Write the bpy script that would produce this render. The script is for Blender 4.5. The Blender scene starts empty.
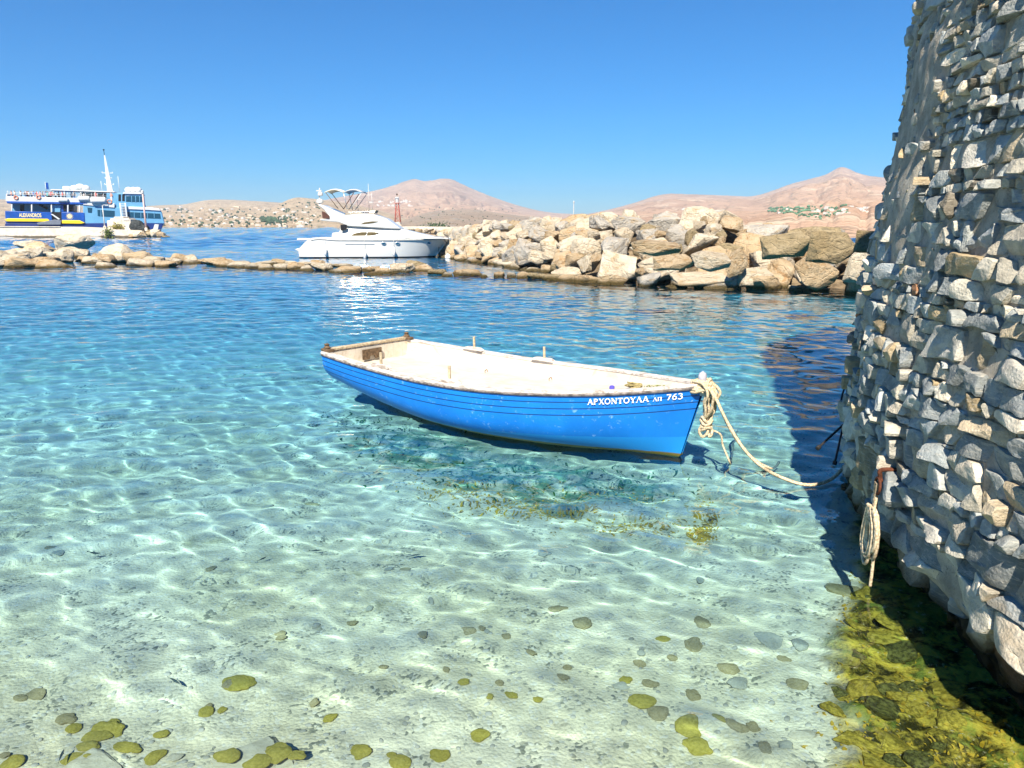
import bpy, bmesh, math, random
import numpy as np
from math import sin, cos, pi, radians, hypot, atan2, sqrt
from mathutils import Vector, Matrix

random.seed(7)
SC = bpy.context.scene
COL = SC.collection
EMPTY = {}

# ------------------------------------------------------------------ camera
CAM_H = 2.6
PITCH = radians(12.27)
FPX = 740.0
cam_data = bpy.data.cameras.new('camera')
cam = bpy.data.objects.new('camera', cam_data)
COL.objects.link(cam)
SC.camera = cam
cam_data.sensor_width = 36
cam_data.lens = 36 * FPX / 1024
cam_data.clip_start = 0.05
cam_data.clip_end = 30000
cam.location = (0, 0, CAM_H)
cam.rotation_euler = (radians(90) - PITCH, 0, 0)

# ------------------------------------------------------------------ sky, sun, exposure
SUN_EL = radians(47)
SUN_H = Vector((-.20, -.98)).normalized()
SUN_DIR = Vector((SUN_H.x * cos(SUN_EL), SUN_H.y * cos(SUN_EL), sin(SUN_EL)))
world = bpy.data.worlds.new('World')
SC.world = world
world.use_nodes = True
wn = world.node_tree
sky = wn.nodes.new('ShaderNodeTexSky')
sky.sky_type = 'NISHITA'
sky.sun_disc = False
sky.sun_elevation = SUN_EL
sky.sun_rotation = atan2(SUN_H.x, SUN_H.y)
sky.air_density = 0.8
sky.dust_density = 0.6
sky.ozone_density = 4.0
hs = wn.nodes.new('ShaderNodeHueSaturation')
hs.inputs['Saturation'].default_value = 2.35
gain = wn.nodes.new('ShaderNodeMix'); gain.data_type = 'RGBA'; gain.blend_type = 'MULTIPLY'
gain.inputs[0].default_value = 1; gain.inputs[7].default_value = (.86, .955, 1.06, 1)
wn.links.new(sky.outputs[0], gain.inputs[6])
wn.links.new(gain.outputs[2], hs.inputs['Color'])
wn.links.new(hs.outputs[0], wn.nodes['Background'].inputs[0])
wn.nodes['Background'].inputs[1].default_value = 0.062
sun_d = bpy.data.lights.new('sun', 'SUN')
sun_d.energy = 4.6
sun_d.angle = radians(.53)
sun_d.color = (1, .91, .76)
sun_d.cycles.is_caustics_light = True
sun = bpy.data.objects.new('sun', sun_d)
COL.objects.link(sun)
sun.location = (0, 0, 60)
sun.rotation_euler = SUN_DIR.to_track_quat('Z', 'Y').to_euler()
SC.view_settings.view_transform = 'Standard'
SC.view_settings.look = 'None'
SC.view_settings.exposure = 1.20
SC.view_settings.gamma = 1
cy = SC.cycles
cy.caustics_reflective = False
cy.caustics_refractive = True
cy.use_denoising = True
cy.max_bounces = 8
cy.transparent_max_bounces = 12
cy.sample_clamp_indirect = 6

# ------------------------------------------------------------------ helpers
def ray(px, py):
    a = (px - 512) / FPX
    b = (384 - py) / FPX
    return Vector((a, cos(PITCH) + b * sin(PITCH), -sin(PITCH) + b * cos(PITCH)))

def at(px, py, z=0.0):
    d = ray(px, py)
    return Vector((0, 0, CAM_H)) + d * ((z - CAM_H) / d.z)

def atY(px, py, Y):
    d = ray(px, py)
    return Vector((0, 0, CAM_H)) + d * (Y / d.y)

def tag(o, label=None, cat=None, group=None, kind=None):
    if label: o['label'] = label
    if cat: o['category'] = cat
    if group: o['group'] = group
    if kind: o['kind'] = kind
    return o

def thing(name, label, cat, loc=(0, 0, 0), rz=0.0, group=None):
    o = bpy.data.objects.new(name, None)
    COL.objects.link(o)
    o.empty_display_size = .3
    o.location = loc
    o.rotation_euler = (0, 0, rz)
    return tag(o, label, cat, group)

def ordinal(n):
    w = ['', '', 'second ', 'third ', 'fourth ', 'fifth ', 'sixth ', 'seventh ', 'eighth ', 'ninth ', 'tenth ',
         'eleventh ', 'twelfth ', 'thirteenth ', 'fourteenth ', 'fifteenth ', 'sixteenth ', 'seventeenth ', 'eighteenth ', 'nineteenth ', 'twentieth ']
    return w[n] if n < len(w) else '%dth ' % n

def rank_labels(items, landmarks, fmt):
    """items: (obj, x, y, look); landmarks: (words, x, y).  Each item is named by how near it is to its closest landmark."""
    by = {}
    for o, x, y, look in items:
        k = min(range(len(landmarks)), key=lambda i: hypot(x - landmarks[i][1], (y - landmarks[i][2]) * 1.5))
        by.setdefault(k, []).append((hypot(x - landmarks[k][1], (y - landmarks[k][2]) * 1.5), o, look))
    for k, v in by.items():
        v.sort(key=lambda t: t[0])
        for i, (d, o, look) in enumerate(v):
            o['label'] = fmt % (look, ordinal(i + 1) + 'nearest', landmarks[k][0])

class MB:
    def __init__(s):
        s.v = []; s.f = []; s.m = []
    def add(s, vs, fs, m=0):
        b = len(s.v)
        s.v += [tuple(v) for v in vs]
        s.f += [tuple(i + b for i in f) for f in fs]
        s.m += [m] * len(fs)
        return s
    def box(s, x0, x1, y0, y1, z0, z1, m=0):
        vs = [(x, y, z) for z in (z0, z1) for y in (y0, y1) for x in (x0, x1)]
        return s.add(vs, [(0, 2, 3, 1), (4, 5, 7, 6), (0, 1, 5, 4), (2, 6, 7, 3), (0, 4, 6, 2), (1, 3, 7, 5)], m)
    def tube(s, pts, r, n=8, m=0, cap=True, strands=0, twist=40.0, rr=None):
        P = [Vector(p) for p in pts]
        N = len(P)
        t0 = (P[1] - P[0]).normalized()
        up = Vector((0, 0, 1)) if abs(t0.z) < .9 else Vector((1, 0, 0))
        nrm = t0.cross(up).normalized()
        vs = []; L = 0
        for i in range(N):
            t = (P[min(i + 1, N - 1)] - P[max(i - 1, 0)]).normalized()
            nrm = (nrm - t * nrm.dot(t))
            if nrm.length < 1e-6: nrm = t.orthogonal()
            nrm.normalize()
            b = t.cross(nrm)
            if i: L += (P[i] - P[i - 1]).length
            ri = (rr[i] if rr else r)
            for k in range(n):
                a = 2 * pi * k / n
                q = ri * (1 + .16 * cos(strands * (a - twist * L))) if strands else ri
                vs.append(P[i] + nrm * (cos(a) * q) + b * (sin(a) * q))
        fs = [(i * n + k, i * n + (k + 1) % n, (i + 1) * n + (k + 1) % n, (i + 1) * n + k) for i in range(N - 1) for k in range(n)]
        if cap:
            fs += [tuple(reversed(range(n))), tuple(range((N - 1) * n, N * n))]
        return s.add(vs, fs, m)
    def prism(s, poly, y0, y1, m=0, top=None):
        """poly in (x,z), extruded along y; poly counter-clockwise seen from -y."""
        n = len(poly); p2 = top or poly
        vs = [(x, y0, z) for x, z in poly] + [(x, y1, z) for x, z in p2]
        fs = [tuple(range(n)), tuple(reversed(range(n, 2 * n)))]
        fs += [(i, i + n, (i + 1) % n + n, (i + 1) % n) for i in range(n)]
        return s.add(vs, fs, m)
    def loft(s, secs, m=0, closed=True, caps=True):
        n = len(secs[0])
        vs = [p for c in secs for p in c]
        fs = []
        for i in range(len(secs) - 1):
            for k in range(n if closed else n - 1):
                fs.append((i * n + k, i * n + (k + 1) % n, (i + 1) * n + (k + 1) % n, (i + 1) * n + k))
        if caps and closed:
            fs += [tuple(reversed(range(n))), tuple(range((len(secs) - 1) * n, len(secs) * n))]
        return s.add(vs, fs, m)
    def lathe(s, prof, n=14, c=(0, 0, 0), m=0):
        """prof: (r, z)"""
        secs = [[(c[0] + r * cos(2 * pi * k / n), c[1] + r * sin(2 * pi * k / n), c[2] + z) for k in range(n)] for r, z in prof]
        return s.loft(secs, m)
    def ball(s, c, rx, ry, rz, n=12, m=0):
        prof = [(max(1e-3, sin(pi * i / 8)), -cos(pi * i / 8)) for i in range(9)]
        secs = [[(c[0] + rx * r * cos(2 * pi * k / n), c[1] + ry * r * sin(2 * pi * k / n), c[2] + rz * z) for k in range(n)] for r, z in prof]
        return s.loft(secs, m)
    def build(s, name, mats, parent=None, smooth=35, bevel=0, loc=None):
        me = bpy.data.meshes.new(name)
        me.from_pydata(s.v, [], s.f)
        if not isinstance(mats, (list, tuple)): mats = [mats]
        for m in mats: me.materials.append(m)
        if len(mats) > 1:
            me.polygons.foreach_set('material_index', s.m)
        me.update()
        bm = bmesh.new(); bm.from_mesh(me)
        bmesh.ops.recalc_face_normals(bm, faces=bm.faces)
        bm.to_mesh(me); bm.free()
        if smooth:
            me.polygons.foreach_set('use_smooth', [True] * len(me.polygons))
            if smooth < 180: me.set_sharp_from_angle(angle=radians(smooth))
        o = bpy.data.objects.new(name, me)
        COL.objects.link(o)
        if parent is not None: o.parent = parent
        if loc is not None: o.location = loc
        if bevel:
            b = o.modifiers.new('bevel', 'BEVEL')
            b.width = bevel; b.segments = 2; b.limit_method = 'ANGLE'; b.angle_limit = radians(35)
        return o

def npmesh(name, V, Fq, m, smooth=True, parent=None, attrs=None):
    me = bpy.data.meshes.new(name)
    me.vertices.add(len(V)); me.vertices.foreach_set('co', np.asarray(V, 'f').ravel())
    k = Fq.shape[1]
    me.loops.add(Fq.size); me.loops.foreach_set('vertex_index', Fq.astype('i').ravel())
    me.polygons.add(len(Fq)); me.polygons.foreach_set('loop_start', np.arange(0, Fq.size, k, dtype='i'))
    me.update(); me.validate()
    if smooth: me.polygons.foreach_set('use_smooth', np.ones(len(Fq), bool))
    me.materials.append(m)
    for nm, (typ, arr) in (attrs or {}).items():
        at_ = me.attributes.new(nm, typ, 'POINT')
        if typ == 'FLOAT': at_.data.foreach_set('value', np.asarray(arr, 'f').ravel())
        else: at_.data.foreach_set('color', np.asarray(arr, 'f').ravel())
    o = bpy.data.objects.new(name, me)
    COL.objects.link(o)
    if parent is not None: o.parent = parent
    return o

def gridfaces(nr, nc):
    i = np.arange(nr - 1)[:, None] * nc + np.arange(nc - 1)[None]
    return np.stack([i, i + 1, i + nc + 1, i + nc], -1).reshape(-1, 4)

def _hash(ix, iy, iz, seed):
    with np.errstate(over='ignore'):
        h = (ix.astype(np.uint32) * np.uint32(374761393) + iy.astype(np.uint32) * np.uint32(668265263)
             + iz.astype(np.uint32) * np.uint32(2147483647) + np.uint32(seed * 974711 % 4294967291))
        h = (h ^ (h >> np.uint32(13))) * np.uint32(1274126177)
        h = (h ^ (h >> np.uint32(16))) * np.uint32(2246822519)
        h = h ^ (h >> np.uint32(15))
    return (h & np.uint32(0xffffff)).astype(np.float32) / 16777215.0

def vnoise(x, y, z, seed=0):
    x = np.asarray(x, 'f'); y = np.asarray(y, 'f') + 0 * x; z = np.asarray(z, 'f') + 0 * x
    ix = np.floor(x); iy = np.floor(y); iz = np.floor(z)
    fx = x - ix; fy = y - iy; fz = z - iz
    fx = fx * fx * (3 - 2 * fx); fy = fy * fy * (3 - 2 * fy); fz = fz * fz * (3 - 2 * fz)
    ix = ix.astype(np.int64); iy = iy.astype(np.int64); iz = iz.astype(np.int64)
    r = 0
    for dx in (0, 1):
        wx = fx if dx else 1 - fx
        for dy in (0, 1):
            wy = fy if dy else 1 - fy
            for dz in (0, 1):
                wz = fz if dz else 1 - fz
                r = r + wx * wy * wz * _hash(ix + dx, iy + dy, iz + dz, seed)
    return r * 2 - 1

def fbm(x, y, z=0.0, oct=4, seed=0, gain=.5, lac=2.03):
    a = 1.0; s = 0; t = 0
    for o in range(oct):
        s = s + a * vnoise(np.asarray(x) * lac ** o + 17.3 * o, np.asarray(y) * lac ** o + 5.1 * o, np.asarray(z) * lac ** o - 9.7 * o, seed + o)
        t += a; a *= gain
    return s / t

def smooth01(x):
    x = np.clip(x, 0, 1)
    return x * x * (3 - 2 * x)

def pchip(xs, ys):
    """smooth monotone-ish interpolation"""
    xs = np.array(xs, float); ys = np.array(ys, float)
    m = np.gradient(ys, xs)
    def f(x):
        x = np.clip(x, xs[0], xs[-1])
        i = np.clip(np.searchsorted(xs, x) - 1, 0, len(xs) - 2)
        h = xs[i + 1] - xs[i]; t = (x - xs[i]) / h
        return ((2 * t**3 - 3 * t**2 + 1) * ys[i] + (t**3 - 2 * t**2 + t) * h * m[i]
                + (-2 * t**3 + 3 * t**2) * ys[i + 1] + (t**3 - t**2) * h * m[i + 1])
    return f

# ------------------------------------------------------------------ materials
class NT:
    def __init__(s, name):
        s.mat = bpy.data.materials.new(name)
        s.mat.use_nodes = True
        s.t = s.mat.node_tree
        s.t.nodes.clear()
        s.out = s.t.nodes.new('ShaderNodeOutputMaterial')
    def n(s, typ, **kw):
        nd = s.t.nodes.new('ShaderNode' + typ)
        for k, v in kw.items():
            if k in nd.inputs: 
                nd.inputs[k].default_value = v
            else: setattr(nd, k, v)
        return nd
    def l(s, a, b): s.t.links.new(a, b)
    def val(s, sock, v):
        if isinstance(v, (int, float)): sock.default_value = v
        elif isinstance(v, tuple): sock.default_value = v if len(v) == 4 else (*v, 1)
        else: s.l(v, sock)
    def mix(s, f, a, b, blend='MIX'):
        nd = s.t.nodes.new('ShaderNodeMix'); nd.data_type = 'RGBA'; nd.blend_type = blend
        s.val(nd.inputs[0], f); s.val(nd.inputs[6], a); s.val(nd.inputs[7], b)
        return nd.outputs[2]
    def math(s, op, a, b=0.0, c=0.0, clamp=False):
        nd = s.t.nodes.new('ShaderNodeMath'); nd.operation = op; nd.use_clamp = clamp
        s.val(nd.inputs[0], a); s.val(nd.inputs[1], b); s.val(nd.inputs[2], c)
        return nd.outputs[0]
    def ramp(s, f, lo, hi, a=0.0, b=1.0):
        nd = s.t.nodes.new('ShaderNodeMapRange'); nd.interpolation_type = 'SMOOTHSTEP'
        s.val(nd.inputs[0], f); s.val(nd.inputs[1], lo); s.val(nd.inputs[2], hi); s.val(nd.inputs[3], a); s.val(nd.inputs[4], b)
        return nd.outputs[0]
    def noise(s, vec, scale, detail=4, rough=.55, dist=0.0):
        nd = s.n('TexNoise'); nd.inputs['Scale'].default_value = scale; nd.inputs['Detail'].default_value = detail
        nd.inputs['Roughness'].default_value = rough; nd.inputs['Distortion'].default_value = dist
        if vec is not None: s.l(vec, nd.inputs['Vector'])
        return nd.outputs[0]
    def voro(s, vec, scale, feature='F1', out=0):
        nd = s.n('TexVoronoi'); nd.feature = feature; nd.inputs['Scale'].default_value = scale
        if vec is not None: s.l(vec, nd.inputs['Vector'])
        return nd.outputs[out]
    def pos(s): return s.n('NewGeometry').outputs['Position']
    def obj(s): return s.n('TexCoord').outputs['Object']
    def rnd(s): return s.n('ObjectInfo').outputs['Random']
    def attr(s, name, out='Fac'):
        nd = s.n('Attribute'); nd.attribute_name = name
        return nd.outputs[out]
    def sep(s, v):
        nd = s.n('SeparateXYZ'); s.l(v, nd.inputs[0]); return nd.outputs
    def vscale(s, v, sc, off=None):
        nd = s.n('Mapping'); nd.inputs['Scale'].default_value = sc
        s.l(v, nd.inputs['Vector'])
        if off is not None: s.l(off, nd.inputs['Location'])
        return nd.outputs[0]
    def surf(s, col, rough=.7, bump=None, bstr=.5, bdist=.02, spec=.3, metal=0.0, **kw):
        b = s.n('BsdfPrincipled')
        s.val(b.inputs['Base Color'], col); s.val(b.inputs['Roughness'], rough)
        b.inputs['Specular IOR Level'].default_value = spec; b.inputs['Metallic'].default_value = metal
        for k, v in kw.items(): s.val(b.inputs[k.replace('_', ' ')], v)
        if bump is not None:
            bn = s.n('Bump'); bn.inputs['Strength'].default_value = bstr; bn.inputs['Distance'].default_value = bdist
            s.l(bump, bn.inputs['Height']); s.l(bn.outputs[0], b.inputs['Normal'])
        s.l(b.outputs[0], s.out.inputs[0])
        return s.mat

def plain(name, col, rough=.5, spec=.4, var=.12, scale=6.0, metal=0.0, bump=0.0):
    m = NT(name)
    n = m.noise(m.obj(), scale, 5)
    c = m.mix(m.ramp(n, .35, .7), tuple(x * (1 - var) for x in col), tuple(min(1, x * (1 + var)) for x in col))
    if bump: return m.surf(c, rough, n, bump, .01, spec, metal)
    return m.surf(c, rough, None, spec=spec, metal=metal)

M = {}
M['white'] = plain('white_gelcoat', (.52, .52, .50), .25, .5, .04, 1.5)
M['ferry_white'] = plain('white_ship_paint', (.60, .62, .62), .4, .4, .05, 1.0)
M['ferry_pale'] = plain('pale_blue_ship_paint', (.13, .33, .52), .4, .3, .06, .8)
M['ferry_blue'] = plain('deep_blue_ship_paint', (.006, .07, .34), .4, .4, .15, .8)
M['navy'] = plain('navy_hull_paint', (.01, .03, .16), .4, .4, .15, 1)
M['yellow'] = plain('yellow_stripe_paint', (.90, .62, .02), .4, .4, .06, 2)
M['gold'] = plain('gold_letter_paint', (.85, .72, .38), .4, .4, .05, 5)
M['glass'] = plain('tinted_window_glass', (.010, .06, .11), .25, .25, .1, .6)
M['brown_glass'] = plain('bronze_tinted_glass', (.10, .075, .035), .12, .6, .2, 2)
M['dark'] = plain('dark_opening', (.015, .015, .018), .8, .2, .2, 2)
M['steel'] = plain('steel_tube', (.6, .6, .6), .3, .5, .05, 4, .8)
M['canvas'] = plain('cream_canvas', (.78, .70, .52), .85, .1, .06, 3, bump=.2)
M['orange'] = plain('orange_life_ring', (.62, .25, .16), .6, .3, .1, 3)
M['red_iron'] = plain('red_painted_lattice', (.45, .10, .07), .6, .3, .2, 4)
M['rust'] = plain('rusty_iron', (.10, .035, .018), .85, .2, .4, 30, bump=.6)
M['black_iron'] = plain('black_iron', (.02, .018, .018), .7, .3, .3, 30, bump=.5)
M['wood'] = plain('weathered_dark_wood', (.13, .085, .05), .8, .2, .4, 25, bump=.5)
M['wood_pale'] = plain('weathered_pale_wood', (.45, .36, .24), .8, .2, .3, 25, bump=.5)
M['cap'] = plain('violet_blue_plastic', (.08, .07, .45), .35, .5, .05, 10)
M['clear'] = plain('cloudy_plastic', (.42, .42, .48), .2, .6, .1, 20)
M['buoy'] = plain('white_buoy_plastic', (.8, .78, .74), .35, .5, .06, 6)
M['skin'] = plain('skin', (.50, .30, .2), .7, .2, .05, 6)
for nm, c in (('red', (.55, .05, .05)), ('blue', (.06, .15, .45)), ('white_cloth', (.75, .74, .7)), ('dark_cloth', (.04, .04, .06)), ('pink', (.70, .28, .22)), ('teal', (.05, .35, .40))):
    M['cloth_' + nm] = plain('cloth_' + nm, c, .9, .1, .1, 8)

def rope_mat():
    m = NT('beige_rope')
    n = m.noise(m.obj(), 60, 5, .6)
    c = m.mix(m.ramp(n, .3, .7), (.30, .22, .13), (.72, .60, .42))
    c = m.mix(m.ramp(m.noise(m.obj(), 6, 3), .55, .75), c, (.20, .15, .09))
    return m.surf(c, .9, n, .5, .004, .1)
M['rope'] = rope_mat()
# ------------------------------------------------------------------ sea bed and water
TW = Vector((11.0, 3.7)); TR = 8.25          # the round tower's centre and radius at the water line

def depth(x, y):
    x = np.asarray(x, float); y = np.asarray(y, float)
    r = np.maximum(y, .3 * np.abs(x))
    d = np.maximum(.06, -.04 + 3.5 * (1 - np.exp(-np.maximum(r, 0) / 29.0)))
    return d

def shelf(x, y):
    """0..1: the weed-grown rock ledge at the tower's foot"""
    x = np.asarray(x, float); y = np.asarray(y, float)
    e = np.hypot(x - TW.x, y - TW.y) - TR
    w = np.clip(.30 + (5.5 - y) * .42, .14, 1.7) + .16 * fbm(x * 2.2, y * 2.2, 3.0, 4, 31) + .1 * fbm(x * 7, y * 7, 1.0, 2, 35)
    return smooth01((w - e) / .24) * (y < 9)

def bed_z(x, y):
    x = np.asarray(x, float); y = np.asarray(y, float)
    s = shelf(x, y)
    e = np.hypot(x - TW.x, y - TW.y) - TR
    near = smooth01((14 - y) / 6)
    z = -depth(x, y) + near * (.05 * fbm(x * .9, y * .9, 0.0, 3, 11) + .014 * fbm(x * 9, y * 9, 0.0, 3, 12))
    lump = .20 * np.abs(fbm(x * 2.6, y * 2.6, .5, 4, 21)) + .09 * fbm(x * 8, y * 8, .5, 3, 22)
    return z + s * (.0 + lump * .8 + .05 * np.clip(1 - e, 0, 1))

def bed_at(px, py, lift=0.0):
    """where a line of sight, bent at the water surface, meets the bed"""
    p = at(px, py, 0)
    d = ray(px, py).normalized()
    h = Vector((d.x, d.y, 0)); sh = h.length / 1.33
    h.normalize()
    r = h * sh + Vector((0, 0, -sqrt(1 - sh * sh)))
    q = p.copy()
    for i in range(6):
        zz = float(bed_z(q.x, q.y)) + lift
        q = p + r * (zz / r.z)
    return q

def bed_at_many(px, py):
    px = np.asarray(px, float); py = np.asarray(py, float)
    a = (px - 512) / FPX; b = (384 - py) / FPX
    d = np.stack([a, cos(PITCH) + b * sin(PITCH), -sin(PITCH) + b * cos(PITCH)], -1)
    P = np.array([0, 0, CAM_H]) + d * (-CAM_H / d[:, 2:3])
    dn = d / np.linalg.norm(d, axis=1, keepdims=True)
    sh = np.hypot(dn[:, 0], dn[:, 1]); hx, hy = dn[:, 0] / sh, dn[:, 1] / sh; s2 = sh / 1.333; cz = np.sqrt(1 - s2 * s2)
    q = P[:, :2].copy()
    for i in range(5):
        z = bed_z(q[:, 0], q[:, 1]); t = -z / cz
        q = P[:, :2] + np.stack([hx * s2 * t, hy * s2 * t], 1)
    return np.column_stack([q, bed_z(q[:, 0], q[:, 1])])

def sand_mat():
    m = NT('sandy_sea_bed')
    p = m.pos()
    big = m.noise(p, .55, 4, .6)
    c = m.mix(m.ramp(big, .35, .68), (.76, .67, .42), (.90, .82, .58))
    pv = m.vscale(p, (1, 1, 0))
    peb = m.voro(pv, 44, 'F1', 1)          # pebble colours
    sp = m.sep(peb)
    grain = m.ramp(m.noise(p, 3.0, 4, .65), .48, .62)
    dark = m.ramp(sp[0], .74, .78)
    c = m.mix(m.math('MULTIPLY', dark, m.math('MULTIPLY', grain, .8)), c, (.16, .17, .13))
    lite = m.ramp(sp[1], .86, .9)
    c = m.mix(m.math('MULTIPLY', lite, .4), c, (.80, .78, .68))
    fine = m.noise(p, 70, 3, .7)
    c = m.mix(m.math('MULTIPLY', m.ramp(fine, .55, .75), .45), c, (.22, .22, .17))
    # patches of olive weed and silt
    w = m.ramp(m.noise(p, 1.3, 5, .68, .6), .60, .72)
    c = m.mix(m.math('MULTIPLY', w, .6), c, (.22, .21, .09))
    # darker, weedier ground farther out; the hull's green reflection painted in under the boat
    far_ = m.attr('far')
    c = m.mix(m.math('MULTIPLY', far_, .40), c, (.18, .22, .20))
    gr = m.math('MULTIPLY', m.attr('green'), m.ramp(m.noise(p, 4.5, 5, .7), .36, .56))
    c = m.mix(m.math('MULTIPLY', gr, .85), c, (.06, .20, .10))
    # the weedy ledge
    a = m.attr('weed')
    wn_ = m.noise(p, 7, 6, .7)
    wc = m.mix(m.ramp(wn_, .40, .60), (.045, .038, .010), (.62, .45, .06))
    wc = m.mix(m.math('MULTIPLY', m.ramp(m.noise(p, 3.3, 5, .7), .50, .62), .7), wc, (.20, .26, .04))
    wc = m.mix(m.ramp(m.noise(p, 16, 4, .7), .60, .70), wc, (.62, .52, .28))
    c = m.mix(a, c, wc)
    b = m.math('ADD', m.math('MULTIPLY', m.voro(pv, 44), -.6), m.noise(p, 40, 4))
    return m.surf(c, 1.0, b, .6, .02, 0.0)

def polar(theta_deg, r, center=(0, 0)):
    T, R = np.meshgrid(np.radians(theta_deg), r)
    return center[0] + R * np.sin(T), center[1] + R * np.cos(T), R

rr = [.4]
while rr[-1] < 14: rr.append(rr[-1] + .035)
while rr[-1] < 5000: rr.append(rr[-1] * 1.05 + .02)
bx, by, bR = polar(np.linspace(-75, 75, 700), np.array(rr))
weed = shelf(bx, by)
green = np.zeros_like(bx)  # mask for the hull's green reflection, coloured into the sand under the boat
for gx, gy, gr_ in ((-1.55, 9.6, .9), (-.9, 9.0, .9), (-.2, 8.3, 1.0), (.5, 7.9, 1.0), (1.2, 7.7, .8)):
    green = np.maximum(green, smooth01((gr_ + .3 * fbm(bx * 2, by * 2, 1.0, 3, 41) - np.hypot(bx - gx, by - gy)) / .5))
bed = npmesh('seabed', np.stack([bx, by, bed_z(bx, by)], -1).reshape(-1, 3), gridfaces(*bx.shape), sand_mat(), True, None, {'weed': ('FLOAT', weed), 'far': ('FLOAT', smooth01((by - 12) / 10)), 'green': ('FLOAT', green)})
tag(bed, kind='structure')
bed.cycles.is_caustics_receiver = True

def water_mat():
    m = NT('clear_sea_water')
    d = m.attr('depth')
    k = (.70, .20, .004)
    comb = m.n('CombineColor')
    for i in range(3):
        m.l(m.math('POWER', 2.71828, m.math('MULTIPLY', d, -k[i])), comb.inputs[i])
    gs = m.n('BsdfGlass'); gs.inputs['Roughness'].default_value = 0; gs.inputs['IOR'].default_value = 1.333
    m.l(comb.outputs[0], gs.inputs['Color'])
    # the tint belongs to the water below, not to the mirror on top: give the reflection its full strength back
    fr = m.n('Fresnel'); fr.inputs['IOR'].default_value = 1.333
    gl = m.n('BsdfGlossy'); gl.inputs['Roughness'].default_value = 0.0
    rest = m.mix(1.0, (1, 1, 1), comb.outputs[0], 'SUBTRACT')
    m.l(m.mix(1.0, rest, fr.outputs[0], 'MULTIPLY'), gl.inputs['Color'])
    ad = m.n('AddShader')
    m.l(gs.outputs[0], ad.inputs[0]); m.l(gl.outputs[0], ad.inputs[1])
    m.l(ad.outputs[0], m.out.inputs[0])
    return m.mat

rr = [.4]
while rr[-1] < 70: rr.append(rr[-1] + max(.022, rr[-1] * .0031))
while rr[-1] < 500: rr.append(rr[-1] * 1.008)
while rr[-1] < 5000: rr.append(rr[-1] * 1.05)
rr = np.array(rr)
wx, wy, wR = polar(np.linspace(-60, 60, 1200), rr)
dr = np.gradient(rr)[:, None]
wz = np.zeros_like(wx)
rng = np.random.default_rng(5)
waves = []
for i in range(80):
    lam = .13 * (1.5 / .13) ** rng.random()
    waves.append((lam, radians(262) + rng.normal() * .8, (.00195 * lam * min(1, (lam / .42)) ** .75)))
for i in range(14):
    waves.append((2.0 * 3.0 ** rng.random(), radians(262) + rng.normal() * .6, .0030))
calm = np.clip(.76 / np.maximum(.3, depth(wx, wy)), .62, 1.0) * (1 + .5 * smooth01((wR - 16) / 12))
calm = calm * (1 + .25 * fbm(wx * .25, wy * .25, 0.0, 3, 77))
for lam, a, amp in waves:
    k = 2 * pi / lam
    f = np.clip(lam / (dr * 3.2) - .4, 0, 1)
    rows = f[:, 0] > 0
    if not rows.any(): continue
    wz[rows] += amp * f[rows] * np.sin(k * (wx[rows] * cos(a) + wy[rows] * sin(a)) + rng.random() * 6.28)
wz *= calm
far = smooth01((wR - 55) / 60)
for i in range(20):
    lam = 1.2 * 12 ** rng.random(); a = radians(255) + rng.normal() * .7; k = 2 * pi / lam
    f = np.clip(lam / (dr * 3) - .4, 0, 1)
    wz += far * f * .006 * lam * np.sin(k * (wx * cos(a) + wy * sin(a)) + rng.random() * 6.28)
water = npmesh('sea_water', np.stack([wx, wy, wz], -1).reshape(-1, 3), gridfaces(*wx.shape), water_mat(), True, None,
               {'depth': ('FLOAT', np.maximum(.02, -bed_z(wx, wy)))})
tag(water, kind='structure')
water.cycles.is_caustics_caster = True
# ------------------------------------------------------------------ hills beyond the bay
def hill_mat(name, c1, c2, c3, shrub, scr=.5, sc=1.0):
    m = NT(name)
    p = m.pos()
    n1 = m.noise(p, .006 * sc, 6, .6)
    c = m.mix(m.ramp(n1, .35, .65), c1, c2)
    n2 = m.noise(m.vscale(p, (1, 1, 5)), .015 * sc, 6, .65, .4)
    c = m.mix(m.ramp(n2, .52, .68), c, c3)
    n3 = m.noise(p, .05 * sc, 5, .7)
    c = m.mix(m.math('MULTIPLY', m.ramp(n3, .54, .64), scr), c, shrub)
    return m.surf(c, 1.0, n3, 1.0, 9.0, 0.0)

def ridge_height(pts, D):
    th = []; hh = []
    for px, py in pts:
        d = ray(px, py); k = D / hypot(d.x, d.y)
        th.append(atan2(d.x, d.y)); hh.append(CAM_H + d.z * k)
    o = np.argsort(th)
    return np.array(th)[o], np.array(hh)[o]

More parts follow.
